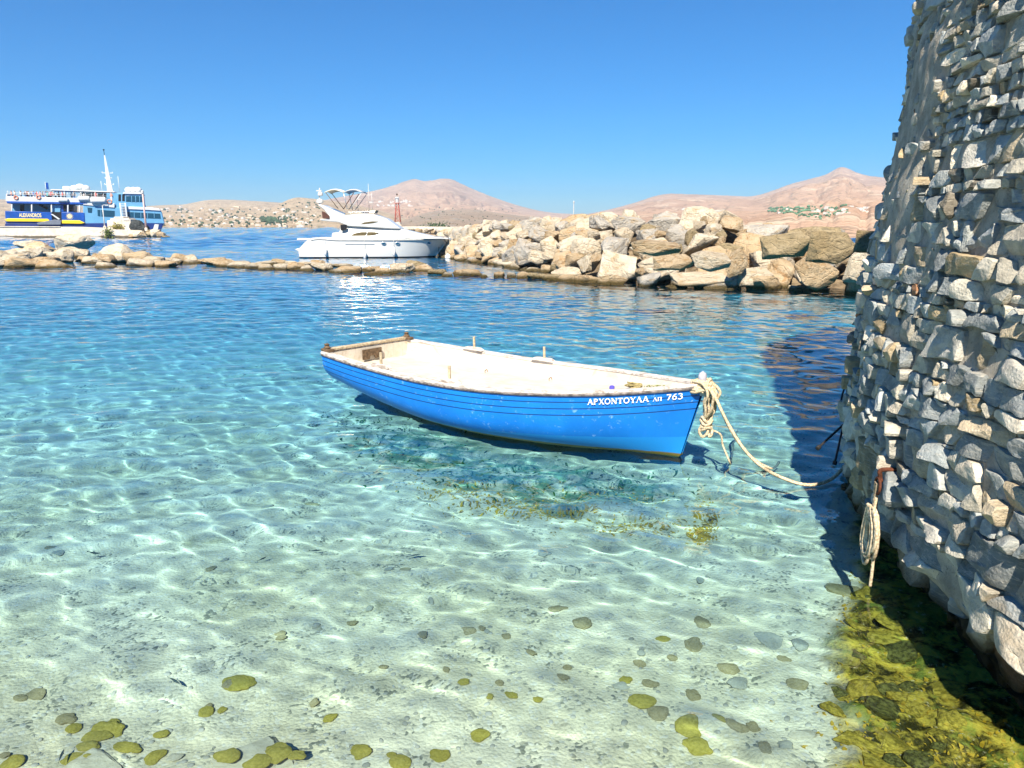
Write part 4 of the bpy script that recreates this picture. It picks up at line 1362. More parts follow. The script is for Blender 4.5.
# a row of rocks on the mound's far shoulder
for i in range(26):
    t = rg.uniform(.3, 12.6); b_ = cr(t); a = wl(t); out = Vector((a.x - b_.x, a.y - b_.y, 0)).normalized()
    sc = rg.uniform(.5, .9)
    o = put_rock('boulder', ROCKS[i % 14], rg.choice([rk_cream, rk_tan, rk_grey]), (b_.x - out.x * 1.8, b_.y - out.y * 1.8, b_.z - .75), (sc, sc * .8, sc * .6), (rg.uniform(-.3, .3), rg.uniform(-.3, .3), rg.uniform(0, 6)))
    tag(o, 'smaller boulder lying on the far shoulder of the breakwater, behind its crest', 'boulder', 'boulders behind the breakwater crest')
o = MB(); q = atY(573.5, 220, 58)
mast = thing('pole', 'slim white pole standing up behind the breakwater\'s crest against the sky', 'pole', (q.x, q.y, 1.5))
b = MB(); zt_ = atY(573.5, 203.5, 58).z
b.tube([(q.x, q.y, 1.5), (q.x, q.y, zt_)], .035, 8); child(b, 'shaft', M['white'], mast, 40)
b = MB(); b.lathe([(.045, 0), (.06, .05), (.06, .16), (.02, .2)], 10, (q.x, q.y, zt_)); child(b, 'lamp', M['white'], mast, 40)
b = MB(); b.lathe([(.3, 0), (.3, .5), (.09, .6)], 10, (q.x, q.y, 1.3)); child(b, 'base', M['white'], mast, 40)
# ------------------------------------------------------------------ motor yacht
yo = at(371, 257)
YX, YY = yo.x, yo.y
yacht = thing('motor_yacht', 'white flybridge motor yacht with bimini awning moored behind the low rocks', 'yacht', (YX + .35, YY, 0), .05)
YS = yo.y * .966 / FPX / 5.12          # metres per pixel of the enlarged view
def yz(zx, zy): return ((zx - 466) * YS, (447 - zy) * YS)
def part(b, name, m, parent, smooth=35, bevel=0):
    return b.build(name, m, parent, smooth, bevel)

LH = [(75 + (860 - 75) * i / 24) for i in range(25)]
b = MB(); secs = []
fy_s = pchip([95, 160, 300, 500, 650, 760, 820, 852], [1.72, 1.85, 1.98, 2.0, 1.80, 1.15, .55, .03])
fy_w = pchip([95, 160, 300, 500, 650, 740, 775, 852], [1.60, 1.70, 1.75, 1.65, 1.20, .5, .06, .02])
fz_s = pchip([95, 150, 160, 300, 600, 852], [405, 356, 353, 353, 353, 351])
fz_k = pchip([95, 400, 700, 775, 815, 852], [452, 468, 468, 450, 402, 354])
def hull_secs(k0, k1, out=0.0):
    secs = []
    for zx in np.concatenate([np.linspace(97, 160, 5), np.linspace(200, 740, 20), np.linspace(755, 851, 12)]):
        zs_y, zk_y = float(fz_s(zx)), float(fz_k(zx))
        ys, yw = float(fy_s(zx)), float(fy_w(zx))
        pr = []
        for q in (0, .12, .3, .5, .7, .88, 1.0):
            zy = zk_y + (zs_y - zk_y) * q
            w = yw * min(1, q / .12) if q <= .12 else yw + (ys - yw) * ((q - .12) / .88) ** .9
            pr.append((w, (447 - zy) * YS))
        x = (zx - 466) * YS
        secs.append([(x, -w, z) for w, z in reversed(pr)] + [(x, w, z) for w, z in pr[1:]])
    return secs
b.loft(hull_secs(0, 1))
m = NT('yacht_hull_gelcoat')
c = m.mix(m.ramp(m.sep(m.obj())[2], .08, .12), (.02, .025, .03), (.66, .66, .63))
yh = part(b, 'hull', m.surf(c, .25, spec=.5), yacht, 30)
# dark boot line at the water, grey rub line along the sheer
b = MB()
for sd in (-1, 1):
    pts = [((zx - 466) * YS, sd * (float(fy_s(zx)) + .01), (447 - float(fz_s(zx)) - 5) * YS) for zx in np.linspace(165, 848, 40)]
    b.tube(pts, .035, 6)
part(b, 'rub_line', plain('grey_rub_line', (.42, .42, .40), .5, .3), yh, 180)
b = MB()
for zx0, zx1 in ((335, 480),):
    for sd in (-1, 1):
        b.tube([((zx - 466) * YS, sd * (float(fy_w(zx)) + (float(fy_s(zx)) - float(fy_w(zx))) * .78 + .015), (447 - 376) * YS) for zx in np.linspace(zx0, zx1, 12)], .03, 6)
part(b, 'styling_line', plain('grey_line_paint', (.5, .5, .48), .5, .3), yh, 180)
for zx in (527, 596, 751):
    b = MB()
    w = float(fy_w(zx)) + (float(fy_s(zx)) - float(fy_w(zx))) * (.82 if zx < 700 else .84)
    x, z = yz(zx, 374)
    n = 14
    b.loft([[(x + r * .16 * cos(2 * pi * k / n), -w - o_, z + r * .10 * sin(2 * pi * k / n)) for k in range(n)] for r, o_ in ((1.2, -.1), (1.2, .03), (1.0, .045))])
    ph = part(b, 'porthole', M['steel'], yh)
    b = MB(); b.loft([[(x + r * .135 * cos(2 * pi * k / n), -w - o_, z + r * .08 * sin(2 * pi * k / n)) for k in range(n)] for r, o_ in ((1, .0), (1, .052))])
    part(b, 'pane', M['glass'], ph)

def slab(poly, w0, w1, name, m, parent, bevel=.06):
    """a superstructure block: outline in enlarged-picture units, half width w0 at its foot, w1 at its top"""
    P = [yz(*p) for p in poly]
    z0, z1 = min(z for x, z in P), max(z for x, z in P)
    b = MB(); n = len(P)
    W = [w0 + (w1 - w0) * (z - z0) / max(.01, z1 - z0) for x, z in P]
    vs = [(x, -w, z) for (x, z), w in zip(P, W)] + [(x, w, z) for (x, z), w in zip(P, W)]
    b.add(vs, [tuple(range(n)), tuple(reversed(range(n, 2 * n)))] + [(i, i + n, (i + 1) % n + n, (i + 1) % n) for i in range(n)])
    return b.build(name, m, parent, 30, bevel)
slab([(158, 353), (165, 346), (250, 346), (848, 349), (850, 354), (500, 356), (158, 356)], 1.45, 1.45, 'deck', M['white'], yacht, .02)
cab = slab([(292, 352), (300, 318), (312, 285), (350, 282), (560, 296), (610, 302), (690, 322), (780, 342), (838, 352)], 1.55, 1.15, 'cabin', M['white'], yacht)
fly = slab([(212, 262), (206, 254), (258, 250), (252, 240), (228, 207), (196, 182), (214, 182), (330, 234), (430, 226), (476, 230), (540, 252), (612, 302), (570, 302), (345, 289), (300, 270)], 1.5, 1.25, 'flybridge', M['white'], yacht, .07)
def sidepane(poly, y, name, m, parent):
    b = MB(); b.prism([yz(*p) for p in poly], -y, -y + .08)
    return b.build(name, m, parent, 0)
sidepane([(358, 337), (375, 325), (410, 318), (440, 317), (432, 336)], 1.485, 'side_window', M['brown_glass'], cab)
sidepane([(437, 336), (446, 317), (480, 318), (500, 322), (480, 331), (462, 335)], 1.485, 'side_window', M['brown_glass'], cab)
sidepane([(410, 279), (430, 270), (470, 265), (500, 266), (470, 274), (430, 279)], 1.47, 'upper_window', M['brown_glass'], fly)
sidepane([(220, 216), (236, 220), (256, 238), (256, 252), (222, 249)], 1.47, 'arch_opening', plain('dark_red_brown_cover', (.09, .04, .03), .7, .2), fly)
sidepane([(311, 281), (342, 281), (342, 304), (312, 313)], 1.60, 'cabin_door', M['dark'], cab)
slab([(328, 236), (332, 226), (400, 218), (430, 224), (400, 229)], 1.1, 1.0, 'wind_screen', M['brown_glass'], yacht, .02)
slab([(448, 224), (455, 211), (485, 209), (476, 226)], .9, .8, 'seat_cover', M['brown_glass'], yacht, .02)
slab([(258, 350), (264, 322), (300, 318), (306, 350)], 1.3, 1.2, 'cockpit_seat', plain('grey_seat_cover', (.45, .46, .50), .8, .2), yacht, .05)
slab([(76, 405), (90, 398), (160, 400), (160, 415), (100, 416)], 1.6, 1.6, 'swim_platform', M['white'], yacht, .03)
slab([(146, 402), (150, 356), (162, 352), (164, 402)], 1.5, 1.5, 'transom_gate', plain('teak_brown_gate', (.30, .17, .09), .7, .2), yacht, .02)
# bimini
bim = thing('bimini', '', '', (0, 0, 0)); bim.parent = yacht
for k in list(bim.keys()): del bim[k]
def arcs(x0, x1, zy_edge, zy_top):
    secs = []
    for i in range(9):
        f = i / 8; zx = x0 + (x1 - x0) * f
        top = zy_edge + (zy_top - zy_edge) * sin(pi * min(1, max(0, f * .86 + .07)))
        row = []
        for j in range(9):
            y = -1.35 + 2.7 * j / 8
            row.append(((zx - 466) * YS, y, (447 - top - 6 * (2 * j / 8 - 1) ** 2) * YS))
        secs.append(row)
    return secs
for x0, x1 in ((236, 332), (330, 425)):
    b = MB(); s_ = arcs(x0, x1, 121, 103); b.loft(s_, closed=False, caps=False)
    o = part(b, 'awning_panel', M['canvas'] if x0 < 300 else M['white'], bim, 180)
    sd_ = o.modifiers.new('thick', 'SOLIDIFY'); sd_.thickness = .05
for sd in (-1.3, 1.3):
    for (a, c, m_) in (((242, 124), (300, 203), M['wood']), ((382, 124), (326, 205), M['rust']), ((420, 128), (360, 205), M['white']), ((330, 122), (345, 205), M['steel'])):
        b = MB(); pa, pc = yz(*a), yz(*c)
        b.tube([(pa[0], sd, pa[1]), (pc[0], sd * .95, pc[1])], .028, 6)
        part(b, 'awning_pole', m_, bim, 180)
# arch mast with domes, and whip aerials
b = MB(); a, c = yz(190, 182), yz(196, 98)
b.tube([(a[0], 0, a[1]), (c[0], 0, c[1])], .04, 6); mst = part(b, 'mast', M['white'], yacht, 180)
b = MB(); q = yz(194, 165); b.lathe([(.05, -.16), (.26, -.12), (.28, .02), (.2, .16), (.02, .22)], 14, (q[0], 0, q[1])); part(b, 'radar_dome', M['white'], mst, 60)
b = MB(); q = yz(198, 128); b.lathe([(.05, -.16), (.19, -.12), (.2, .02), (.14, .14), (.02, .18)], 14, (q[0], 0, q[1])); part(b, 'aerial_dome', M['white'], mst, 60)
b = MB(); q = yz(192, 112); b.box(q[0] - .2, q[0] + .2, -.05, .05, q[1] - .04, q[1] + .04); part(b, 'scanner_bar', M['white'], mst, 0)
for (a, c) in (((437, 74), (437, 222)), ((452, 120), (455, 222)), ((378, 150), (380, 225))):
    b = MB(); pa, pc = yz(*a), yz(*c); b.tube([(pa[0], .7, pa[1]), (pc[0], .7, pc[1])], .016, 5); part(b, 'whip_aerial', M['white'], yacht, 180)
# rails
b = MB()
for sd in (-1, 1):
    rp = [((zx - 466) * YS, sd * max(.05, float(fy_s(zx)) - .12), (447 - (328 + (zx - 500) * .045)) * YS) for zx in np.linspace(500, 852, 22)]
    b.tube(rp, .018, 5, cap=True)
    for k in range(0, 22, 3): b.tube([rp[k], (rp[k][0], rp[k][1], (447 - 354) * YS)], .014, 5)
part(b, 'bow_rail', M['steel'], yacht, 180)
b = MB()
for sd in (-1, 1):
    rp = [((zx - 466) * YS, sd * 1.2, (447 - (221 - (zx - 335) * .04)) * YS) for zx in np.linspace(330, 480, 8)]
    b.tube(rp, .018, 5)
part(b, 'flybridge_rail', M['steel'], yacht, 180)
b = MB(); x, z = yz(848, 354); b.box(x - .4, x + .22, -.12, .12, z - .06, z + .06); b.tube([(x + .12, 0, z + .02), (x + .2, 0, z - .25), (x + .05, 0, z - .35)], .04, 6); part(b, 'anchor', M['steel'], yacht)
# fenders on the visible side
for zx, zy in ((235, 412), (432, 428), (577, 415)):
    b = MB(); w = float(fy_s(zx)) + .10; x, z = yz(zx, zy)
    b.lathe([(.02, -.34), (.11, -.28), (.12, .2), (.05, .3), (.02, .36)], 10, (x, -w, z))
    fd = part(b, 'fender', M['buoy'], yacht, 60)
    b = MB(); b.tube([(x, -w, z + .34), (x, -w + .06, (447 - 356) * YS)], .012, 5); part(b, 'lanyard', M['white'], fd, 180)
# gangplank reaching aft and its stays
b = MB(); a, c = yz(70, 357), yz(255, 351); b.box(a[0], c[0], -.2, .2, a[1] - .03, c[1] + .02); part(b, 'gangway', M['white'], yacht, 0)

# mooring line and buoy off the yacht's bow
q = at(448, 258.5)
by_ = thing('mooring_buoy', 'small round white mooring buoy floating just ahead of the yacht bow', 'buoy', (q.x, q.y, 0))
b = MB(); b.ball((0, 0, .10), .24, .24, .24, 14); part(b, 'float', M['buoy'], by_, 180)
b = MB(); b.tube([(0, 0, .3), (0, 0, .42)], .03, 6); part(b, 'eye', M['steel'], by_, 180)
b = MB(); e = Vector((YX, YY, 0)) + Vector((yz(846, 356)[0], 0, yz(846, 356)[1])); b.tube(smoothpath([e, e.lerp(Vector((q.x + 1.2, q.y + .4, 0)), .55) - Vector((0, 0, .12)), Vector((q.x + 1.3, q.y + .4, -.1))], 6), .02, 5)
b.tube([e + Vector((-.35, 0, -.1)), (e.x - .38, e.y, -.2)], .02, 5)
o = part(b, 'anchor_line', M['dark'], None, 180); tag(o, 'thin dark mooring lines dropping from the yacht bow into the water', 'line')
q2 = at(306, 250)
b = MB(); s0 = Vector((YX, YY, 0)) + Vector((yz(165, 350)[0], -.5, yz(165, 350)[1])); b.tube([s0, atY(284, 242, yo.y + 1), atY(262, 247, yo.y + 2)], .014, 5)
o = part(b, 'stern_line', M['white'], None, 180); tag(o, 'thin pale stern line running left from the yacht to the water', 'line')

# ------------------------------------------------------------------ passenger ferry
FY = 165.0
FYAW = radians(24); FHALF = 4.4
FP = atY(0, 223.05, FY)                              # the near side's line starts here
F0 = Vector((FP.x - FHALF * sin(FYAW), FY + FHALF * cos(FYAW), 0))
ferry = thing('passenger_ferry', 'blue, white and yellow passenger ferry with crowded top deck berthed behind the quay', 'ferry', (F0.x, F0.y, 0), FYAW)
FS = FY * .966 / FPX / 6.02
def fz(zx, zy):
    d = ray(zx / 6.02, 180 + zy / 6.02)
    # meet the vertical plane of the ferry's near side
    nx, ny = -sin(FYAW), cos(FYAW)
    t = (FP.x * nx + FY * ny) / (d.x * nx + d.y * ny)
    return ((d.x * t - FP.x) * cos(FYAW) + (d.y * t - FY) * sin(FYAW), CAM_H + d.z * t)
def fblock(poly, y0, y1, name, m, parent=ferry, bevel=.08):
    b = MB(); b.prism([fz(*p) for p in poly], y0, y1); return b.build(name, m, parent, 30, bevel)
W2 = 4.4
fh = fblock([(30, 330), (30, 262), (500, 262), (700, 258), (985, 262), (955, 330)], -W2, W2, 'hull', M['navy'])
up = fblock([(500, 262), (500, 148), (690, 168), (760, 160), (960, 180), (972, 190), (990, 262), (760, 259)], -W2 + .1, W2 - .1, 'front_cabin', M['ferry_pale'])
fblock([(765, 160), (765, 176), (900, 182), (968, 186), (955, 170), (900, 165)], -W2 - .15, W2 + .15, 'white_ledge', M['ferry_white'], up)
aft = fblock([(34, 262), (36, 186), (510, 196), (512, 262)], -W2 + .3, W2 - .3, 'lower_deck', M['dark'])
fblock([(60, 190), (60, 140), (300, 143), (300, 192)], -1.5, W2 - .4, 'aft_cabin', M['ferry_pale'])
fblock([(30, 186), (310, 194), (314, 240), (300, 262), (34, 262)], -W2 - .02, -W2 + .25, 'stern_bulwark', M['ferry_blue'])
fblock([(370, 194), (508, 197), (512, 262), (372, 262)], -W2 - .02, -W2 + .25, 'side_bulwark', M['ferry_blue'])
fblock([(30, 236), (50, 231), (288, 234), (300, 243), (286, 252), (40, 250)], -W2 - .35, -W2 + .05, 'yellow_fender', M['yellow'])
fblock([(374, 241), (480, 243), (512, 258), (490, 264), (374, 262)], -W2 - .35, -W2 + .05, 'yellow_fender', M['yellow'])
fblock([(225, 258), (330, 238), (370, 244), (368, 270), (228, 270)], -W2 - .5, -W2 + .1, 'boarding_ramp', plain('grey_ramp_steel', (.16, .18, .22), .7, .3))
fblock([(305, 205), (318, 205), (365, 236), (352, 240)], -W2 - .3, -W2, 'ramp_stay', M['ferry_white'])
fblock([(312, 150), (362, 150), (362, 196), (312, 196)], -W2 + .6, W2 - .6, 'middle_cabin', M['ferry_pale'])
fblock([(362, 148), (440, 150), (440, 196), (362, 196)], -W2 + .8, W2 - .8, 'engine_casing', M['ferry_blue'])
for x0, x1 in ((105, 132), (378, 398), (412, 438)):
    fblock([(x0, 148), (x1, 148), (x1, 188), (x0, 188)], -1.56 if x0 < 200 else -W2 + .7, -1.4 if x0 < 200 else -W2 + .9, 'doorway', M['dark'])
for x0 in (66, 186, 305, 404, 474):
    fblock([(x0, 142), (x0 + 9, 142), (x0 + 9, 196), (x0, 196)], -W2 + .05, -W2 + .3, 'deck_post', M['ferry_white'])
b = MB(); a, c = fz(225, 146), fz(275, 172); b.tube([(a[0], -2, a[1]), (c[0], -2, c[1])], .25, 6); part(b, 'inner_stair', M['dark'], ferry, 0)
fblock([(40, 128), (510, 134), (530, 142), (530, 150), (505, 148), (42, 141)], -W2 - .1, W2 + .1, 'upper_deck_edge', M['ferry_blue'])
fblock([(34, 128), (36, 98), (60, 98), (640, 112), (640, 140), (520, 137)], -W2 - .02, -W2 + .14, 'upper_bulwark', M['ferry_white'])
fblock([(34, 128), (36, 84), (44, 84), (44, 128)], -W2, W2, 'stern_bulwark_white', M['ferry_white'])
fblock([(500, 140), (690, 140), (690, 168), (500, 150)], -W2 - .1, W2 + .1, 'white_band', M['ferry_white'])
fblock([(640, 140), (640, 78), (700, 78), (700, 170), (640, 165)], -W2 + .5, W2 - .5, 'funnel_house', M['ferry_pale'])
# bridge
br = fblock([(700, 170), (700, 80), (745, 78), (860, 80), (866, 140), (880, 176), (760, 165)], -W2 + .2, W2 - .2, 'bridge', M['ferry_pale'])
fblock([(738, 84), (745, 72), (850, 76), (868, 86)], -W2 - .1, W2 + .1, 'bridge_roof', M['ferry_white'], br)
fblock([(758, 94), (856, 97), (864, 134), (758, 131)], -W2 + .14, -W2 + .3, 'bridge_window', M['glass'], br)
for x0 in (712, 735):
    fblock([(x0, 86), (x0 + 16, 86), (x0 + 16, 128), (x0, 128)], -W2 + .14, -W2 + .3, 'bridge_doorway', M['dark'], br)
for x0 in (790, 814, 838):
    fblock([(x0, 96), (x0 + 4, 96), (x0 + 5, 133), (x0 + 1, 133)], -W2 + .10, -W2 + .2, 'window_post', M['ferry_pale'], br)
for p in ([(526, 165), (555, 168), (553, 198), (530, 196)], [(586, 178), (604, 180), (604, 220), (588, 216)], [(608, 180), (690, 186), (690, 222), (610, 220)], [(766, 192), (964, 203), (968, 233), (766, 226)]):
    fblock(p, -W2 + .04, -W2 + .2, 'saloon_window', M['glass'], up, .02)
for x0 in (806, 846, 886, 926):
    fblock([(x0, 194), (x0 + 3, 194), (x0 + 4, 230), (x0 + 1, 230)], -W2 + .0, -W2 + .12, 'window_post', M['ferry_pale'], up, 0)
# white outside stair
st = fblock([(718, 138), (728, 138), (738, 226), (728, 226)], -W2 - .7, -W2 - .55, 'outside_stair', M['ferry_white'])
fblock([(750, 138), (760, 138), (770, 226), (760, 226)], -W2 - .7, -W2 - .55, 'stringer', M['ferry_white'], st)
for k in range(9):
    z = 142 + k * 9.5; x0 = 722 + k * 1.1
    fblock([(x0 + 4, z), (x0 + 36, z), (x0 + 36, z + 3), (x0 + 4, z + 3)], -W2 - .68, -W2 - .3, 'tread', M['ferry_white'], st, 0)
# rails along the top deck
b = MB()
for zy in (72, 62):
    b.tube([(fz(36, zy + 10)[0], -W2 + .05, fz(0, zy + 10)[1]), (fz(640, zy + 22)[0], -W2 + .05, fz(0, zy + 22)[1])], .04, 5)
for zx in range(36, 640, 36):
    b.tube([(fz(zx, 0)[0], -W2 + .05, fz(0, 62 + 12 * zx / 640)[1]), (fz(zx, 0)[0], -W2 + .05, fz(0, 95)[1])], .04, 5)
part(b, 'top_rail', M['ferry_white'], ferry, 180)
# awning on posts, canisters, boats
aw = fblock([(300, 62), (304, 55), (690, 68), (690, 76), (420, 66)], -W2 + .4, W2 - .4, 'sun_deck_roof', M['ferry_white'])
fblock([(470, 74), (640, 80), (640, 104), (470, 98)], -1.0, W2 - .6, 'shade_screen', M['dark'])
for zx in (306, 376, 476, 560, 640):
    b = MB(); b.tube([(fz(zx, 0)[0], -W2 + .6, fz(0, 64)[1]), (fz(zx, 0)[0], -W2 + .6, fz(0, 128)[1])], .08, 6); part(b, 'post', M['ferry_white'], aw, 180)
def canister(zx0, zx1, zy, r, y):
    b = MB(); x0, z = fz(zx0, zy); x1, _ = fz(zx1, zy)
    secs = []
    for f, k in ((0, .55), (.06, .95), (.12, 1), (.5, 1), (.88, 1), (.94, .95), (1, .55)):
        secs.append([(x0 + (x1 - x0) * f, y + r * k * cos(2 * pi * i / 12), z + r * k * sin(2 * pi * i / 12)) for i in range(12)])
    b.loft(secs); return part(b, 'life_raft', M['ferry_white'], ferry, 60)
canister(545, 640, 122, .75, -W2 - .3); canister(470, 540, 112, .62, -W2 - .1); canister(350, 412, 120, .5, -W2 - .15); canister(366, 412, 46, .45, -1.5)
for zx in (440, 474, 505):
    b = MB(); x, z = fz(zx, 46 - (8 if zx == 474 else 0)); b.ball((x, -1.5, z), 1.0, .8, .7, 12); part(b, 'roof_dome', M['ferry_white'], ferry, 180)
for zx in (770, 800, 826):
    b = MB(); x, z = fz(zx, 58); b.ball((x, -1.0, z), .9, .8, .75, 12); part(b, 'bridge_dome', M['ferry_white'], br, 180)
b = MB(); x, z = fz(660, 130)
n = 12; secs = []
for i in range(n): secs.append((x + .42 * cos(2 * pi * i / n), z + .42 * sin(2 * pi * i / n)))
b.tube([(xx, -W2 - .2, zz) for xx, zz in secs + secs[:2]], .13, 7); part(b, 'life_ring', M['orange'], ferry, 180)
for zx, zy in ((96, 106), (232, 104)):
    b = MB(); x, z = fz(zx, zy); b.tube([(x + .36 * cos(a), -W2 - .12, z + .36 * sin(a)) for a in np.linspace(0, 6.6, 14)], .12, 7); part(b, 'life_ring', M['orange'], ferry, 180)
# lattice-sided mast
mx, mz = fz(655, 66); _, mt = fz(650, -172)
b = MB(); b.loft([[(mx + s * (.62 - .5 * f) - .9 * f * .4, yy * (.5 - .4 * f), mz - .5 + (mt - mz) * f) for s, yy in ((-1, -1), (1, -1), (1, 1), (-1, 1))] for f in np.linspace(0, 1, 6)])
ms = part(b, 'mast', M['ferry_white'], ferry, 0)
for zy, w in ((-65, 1.05), (-30, .6), (10, .9)):
    z = fz(0, zy)[1]; f = (z - mz) / (mt - mz); xx = mx - .36 * f
    b = MB(); b.box(xx - w, xx + w, -.1, .1, z - .08, z + .08)
    for q in (-w, w): b.box(xx + q - .1, xx + q + .1, -.1, .1, z, z + .28)
    part(b, 'crosstree', M['ferry_white'], ms, 0)
b = MB(); b.tube([(mx - .36, 0, mt - .6), (mx - .4, 0, mt + .5)], .06, 6); b.lathe([(.05, 0), (.16, .05), (.16, .3), (.03, .36)], 8, (mx - .4, 0, mt + .5)); part(b, 'mast_light', M['dark'], ms, 40)
for zx, t0, t1 in ((712, -28, 66), (604, 0, 66), (262, 6, 80)):
    b = MB(); x, z0 = fz(zx, t1); _, z1 = fz(zx, t0); b.tube([(x, 0, z0), (x, 0, z1)], .06, 5); ap = part(b, 'flag_staff' if zx == 262 else 'aerial', M['ferry_white'], ferry, 180)
    if zx == 262:
        b = MB(); b.loft([[(x + .08 + .5 * f, -.02 + .1 * sin(6 * f), z1 - .15), (x + .08 + .5 * f, .02 + .1 * sin(6 * f), z1 - .15), (x + .08 + .5 * f, .02 + .1 * sin(6 * f), z1 - 1.6), (x + .08 + .5 * f, -.02 + .1 * sin(6 * f), z1 - 1.6)] for f in np.linspace(0, 1, 5)])
        part(b, 'flag', M['ferry_blue'], ap, 0)
# name and sun emblem on the blue bulwarks
cu = bpy.data.curves.new('ship_name', 'FONT'); cu.body = 'ALEXANDROS'; cu.size = 1.0; cu.extrude = .01; cu.offset = .02
to = bpy.data.objects.new('ship_name_tmp', cu); COL.objects.link(to)
bpy.context.view_layer.update()
dg = bpy.context.evaluated_depsgraph_get()
tm = bpy.data.meshes.new_from_object(to.evaluated_get(dg))
bpy.data.objects.remove(to)
co = np.array([v.co[:] for v in tm.vertices]); mn, mxx = co.min(0), co.max(0)
a, c = fz(116, 223), fz(247, 200)
for v, p in zip(tm.vertices, co):
    fx_ = (p[0] - mn[0]) / (mxx[0] - mn[0]); fy_ = (p[1] - mn[1]) / (mxx[1] - mn[1])
    v.co = (a[0] + (c[0] - a[0]) * fx_, -W2 - .05 - p[2] * 1.0, a[1] + (c[1] - a[1]) * fy_ - .03 * fx_)
tm.materials.clear(); tm.materials.append(M['gold'])
no = bpy.data.objects.new('ship_name', tm); COL.objects.link(no); no.parent = ferry
b = MB(); x, z = fz(419, 218)
n = 32
b.loft([[(x + (.42 if 1 else 0) * cos(2 * pi * k / n), -W2 - o_, z + .42 * sin(2 * pi * k / n)) for k in range(n)] for o_ in (.0, .06)])
for k in range(16):
    a_ = 2 * pi * k / 16
    b.add([(x + .46 * cos(a_ - .12), -W2 - .055, z + .46 * sin(a_ - .12)), (x + .46 * cos(a_ + .12), -W2 - .055, z + .46 * sin(a_ + .12)), (x + .78 * cos(a_), -W2 - .055, z + .78 * sin(a_))], [(0, 1, 2)])
part(b, 'sun_emblem', M['gold'], ferry, 0)

# passengers at the top deck rail
def person_mesh(name, m_cloth, m_leg, arm):
    b = MB()
    b.loft([[(s * w, t * d, z) for s, t in ((-1, -.7), (-.7, -1), (.7, -1), (1, -.7), (1, .7), (.7, 1), (-.7, 1), (-1, .7))] for w, d, z in ((.15, .10, 0), (.15, .11, .45), (.17, .12, .85))], 1)
    b.loft([[(s * w, t * d, z) for s, t in ((-1, -.7), (-.7, -1), (.7, -1), (1, -.7), (1, .7), (.7, 1), (-.7, 1), (-1, .7))] for w, d, z in ((.17, .12, .84), (.19, .12, 1.1), (.22, .12, 1.36), (.14, .10, 1.45), (.06, .06, 1.50))], 0)
    b.ball((0, 0, 1.62), .10, .11, .135, 10, 2)
    b.ball((0, .025, 1.66), .108, .11, .115, 10, 3)
    for s in (-1, 1):
        b.tube([(s * .22, 0, 1.38), (s * .27, -.05 * arm, 1.1), (s * .22, -.28 * arm, .98)], .05, 7, 2, rr=[.06, .05, .035])
    return b.build(name, [m_cloth, m_leg, M['skin'], M['dark']], None, 60)
kinds = [('red', 'dark_cloth'), ('blue', 'white_cloth'), ('white_cloth', 'dark_cloth'), ('dark_cloth', 'blue'), ('pink', 'white_cloth'), ('teal', 'dark_cloth')]
words_ = {'red': 'red top', 'blue': 'blue top', 'white_cloth': 'white top', 'dark_cloth': 'dark top', 'pink': 'pink top', 'teal': 'teal top'}
pm = [person_mesh('person', M['cloth_' + a], M['cloth_' + c], 1) for a, c in kinds]
Mf = Matrix.Translation(ferry.location) @ Matrix.Rotation(FYAW, 4, 'Z')
spots = [(70, 4), (88, 2), (122, 2), (155, 3), (163, 0), (187, 3), (205, 1), (222, 0), (240, 4), (262, 3), (286, 5), (296, 0), (318, 4), (334, 2), (352, 0), (378, 0), (392, 4), (430, 2), (448, 3), (505, 2), (568, 4), (580, 0), (620, 3), (660, 2), (672, 4), (172, 2), (272, 1), (310, 0)]
used = [False] * 6; items = []
for i, (zx, k) in enumerate(spots):
    o = pm[k]
    if used[k]: o = pm[k].copy(); COL.objects.link(o)
    used[k] = True
    x, z = fz(zx, 116 + zx * .014)
    o.location = Mf @ Vector((x, -W2 + .55 + (i % 3) * .5, z)); o.rotation_euler = (0, 0, random.uniform(-.8, .8))
    o.scale = (1.1, 1.1, 1.08)
    tag(o, None, 'person', 'passengers on the ferry\'s top deck')
    items.append((o, zx, 100, 'person in ' + words_[kinds[k][0]] + ' standing'))
rank_labels(items, [('the ferry\'s open stern', 36, 100), ('the ferry\'s small flag', 262, 100), ('the ferry\'s roof post', 376, 100), ('the ferry\'s raft canisters', 590, 100)], '%s %s to %s')
# ------------------------------------------------------------------ quay by the ferry
m = NT('pale_quay_concrete')
p = m.pos()
c = m.mix(m.ramp(m.noise(p, .7, 6, .65), .3, .7), (.52, .45, .36), (.68, .61, .51))
c = m.mix(m.math('MULTIPLY', m.ramp(m.noise(p, 3, 5, .7), .55, .68), .6), c, (.26, .21, .15))
c = m.mix(m.ramp(m.math('ADD', m.sep(p)[2], m.math('MULTIPLY', m.noise(p, 1, 4), -.4)), .0, .2, .9, 0.0), c, (.07, .055, .03))
quay_m = m.surf(c, .95, m.noise(p, 2, 6, .7), .6, .08, .08)
QY = 140.0
def qx(px): return atY(px, 223, QY).x
zt_ = atY(0, 226.5, QY).z
quay = thing('quay', 'long pale concrete quay in front of the ferry', 'quay', (qx(40), QY, 0))
b = MB()
b.prism([(qx(-160), -3), (qx(141), -3), (qx(141), atY(0, 230.5, QY).z), (qx(108), atY(0, 229, QY).z), (qx(60), atY(0, 227, QY).z), (qx(-160), atY(0, 225.8, QY).z)], QY, QY + 7)
child(b, 'deck_wall', quay_m, quay, 0)
b = MB(); 
b.prism([(qx(-160), atY(0, 226.0, QY).z), (qx(60), atY(0, 227.2, QY).z), (qx(60), atY(0, 226.4, QY).z), (qx(-160), atY(0, 225.2, QY).z)], QY - .15, QY + .9)
child(b, 'kerb', quay_m, quay, 0)
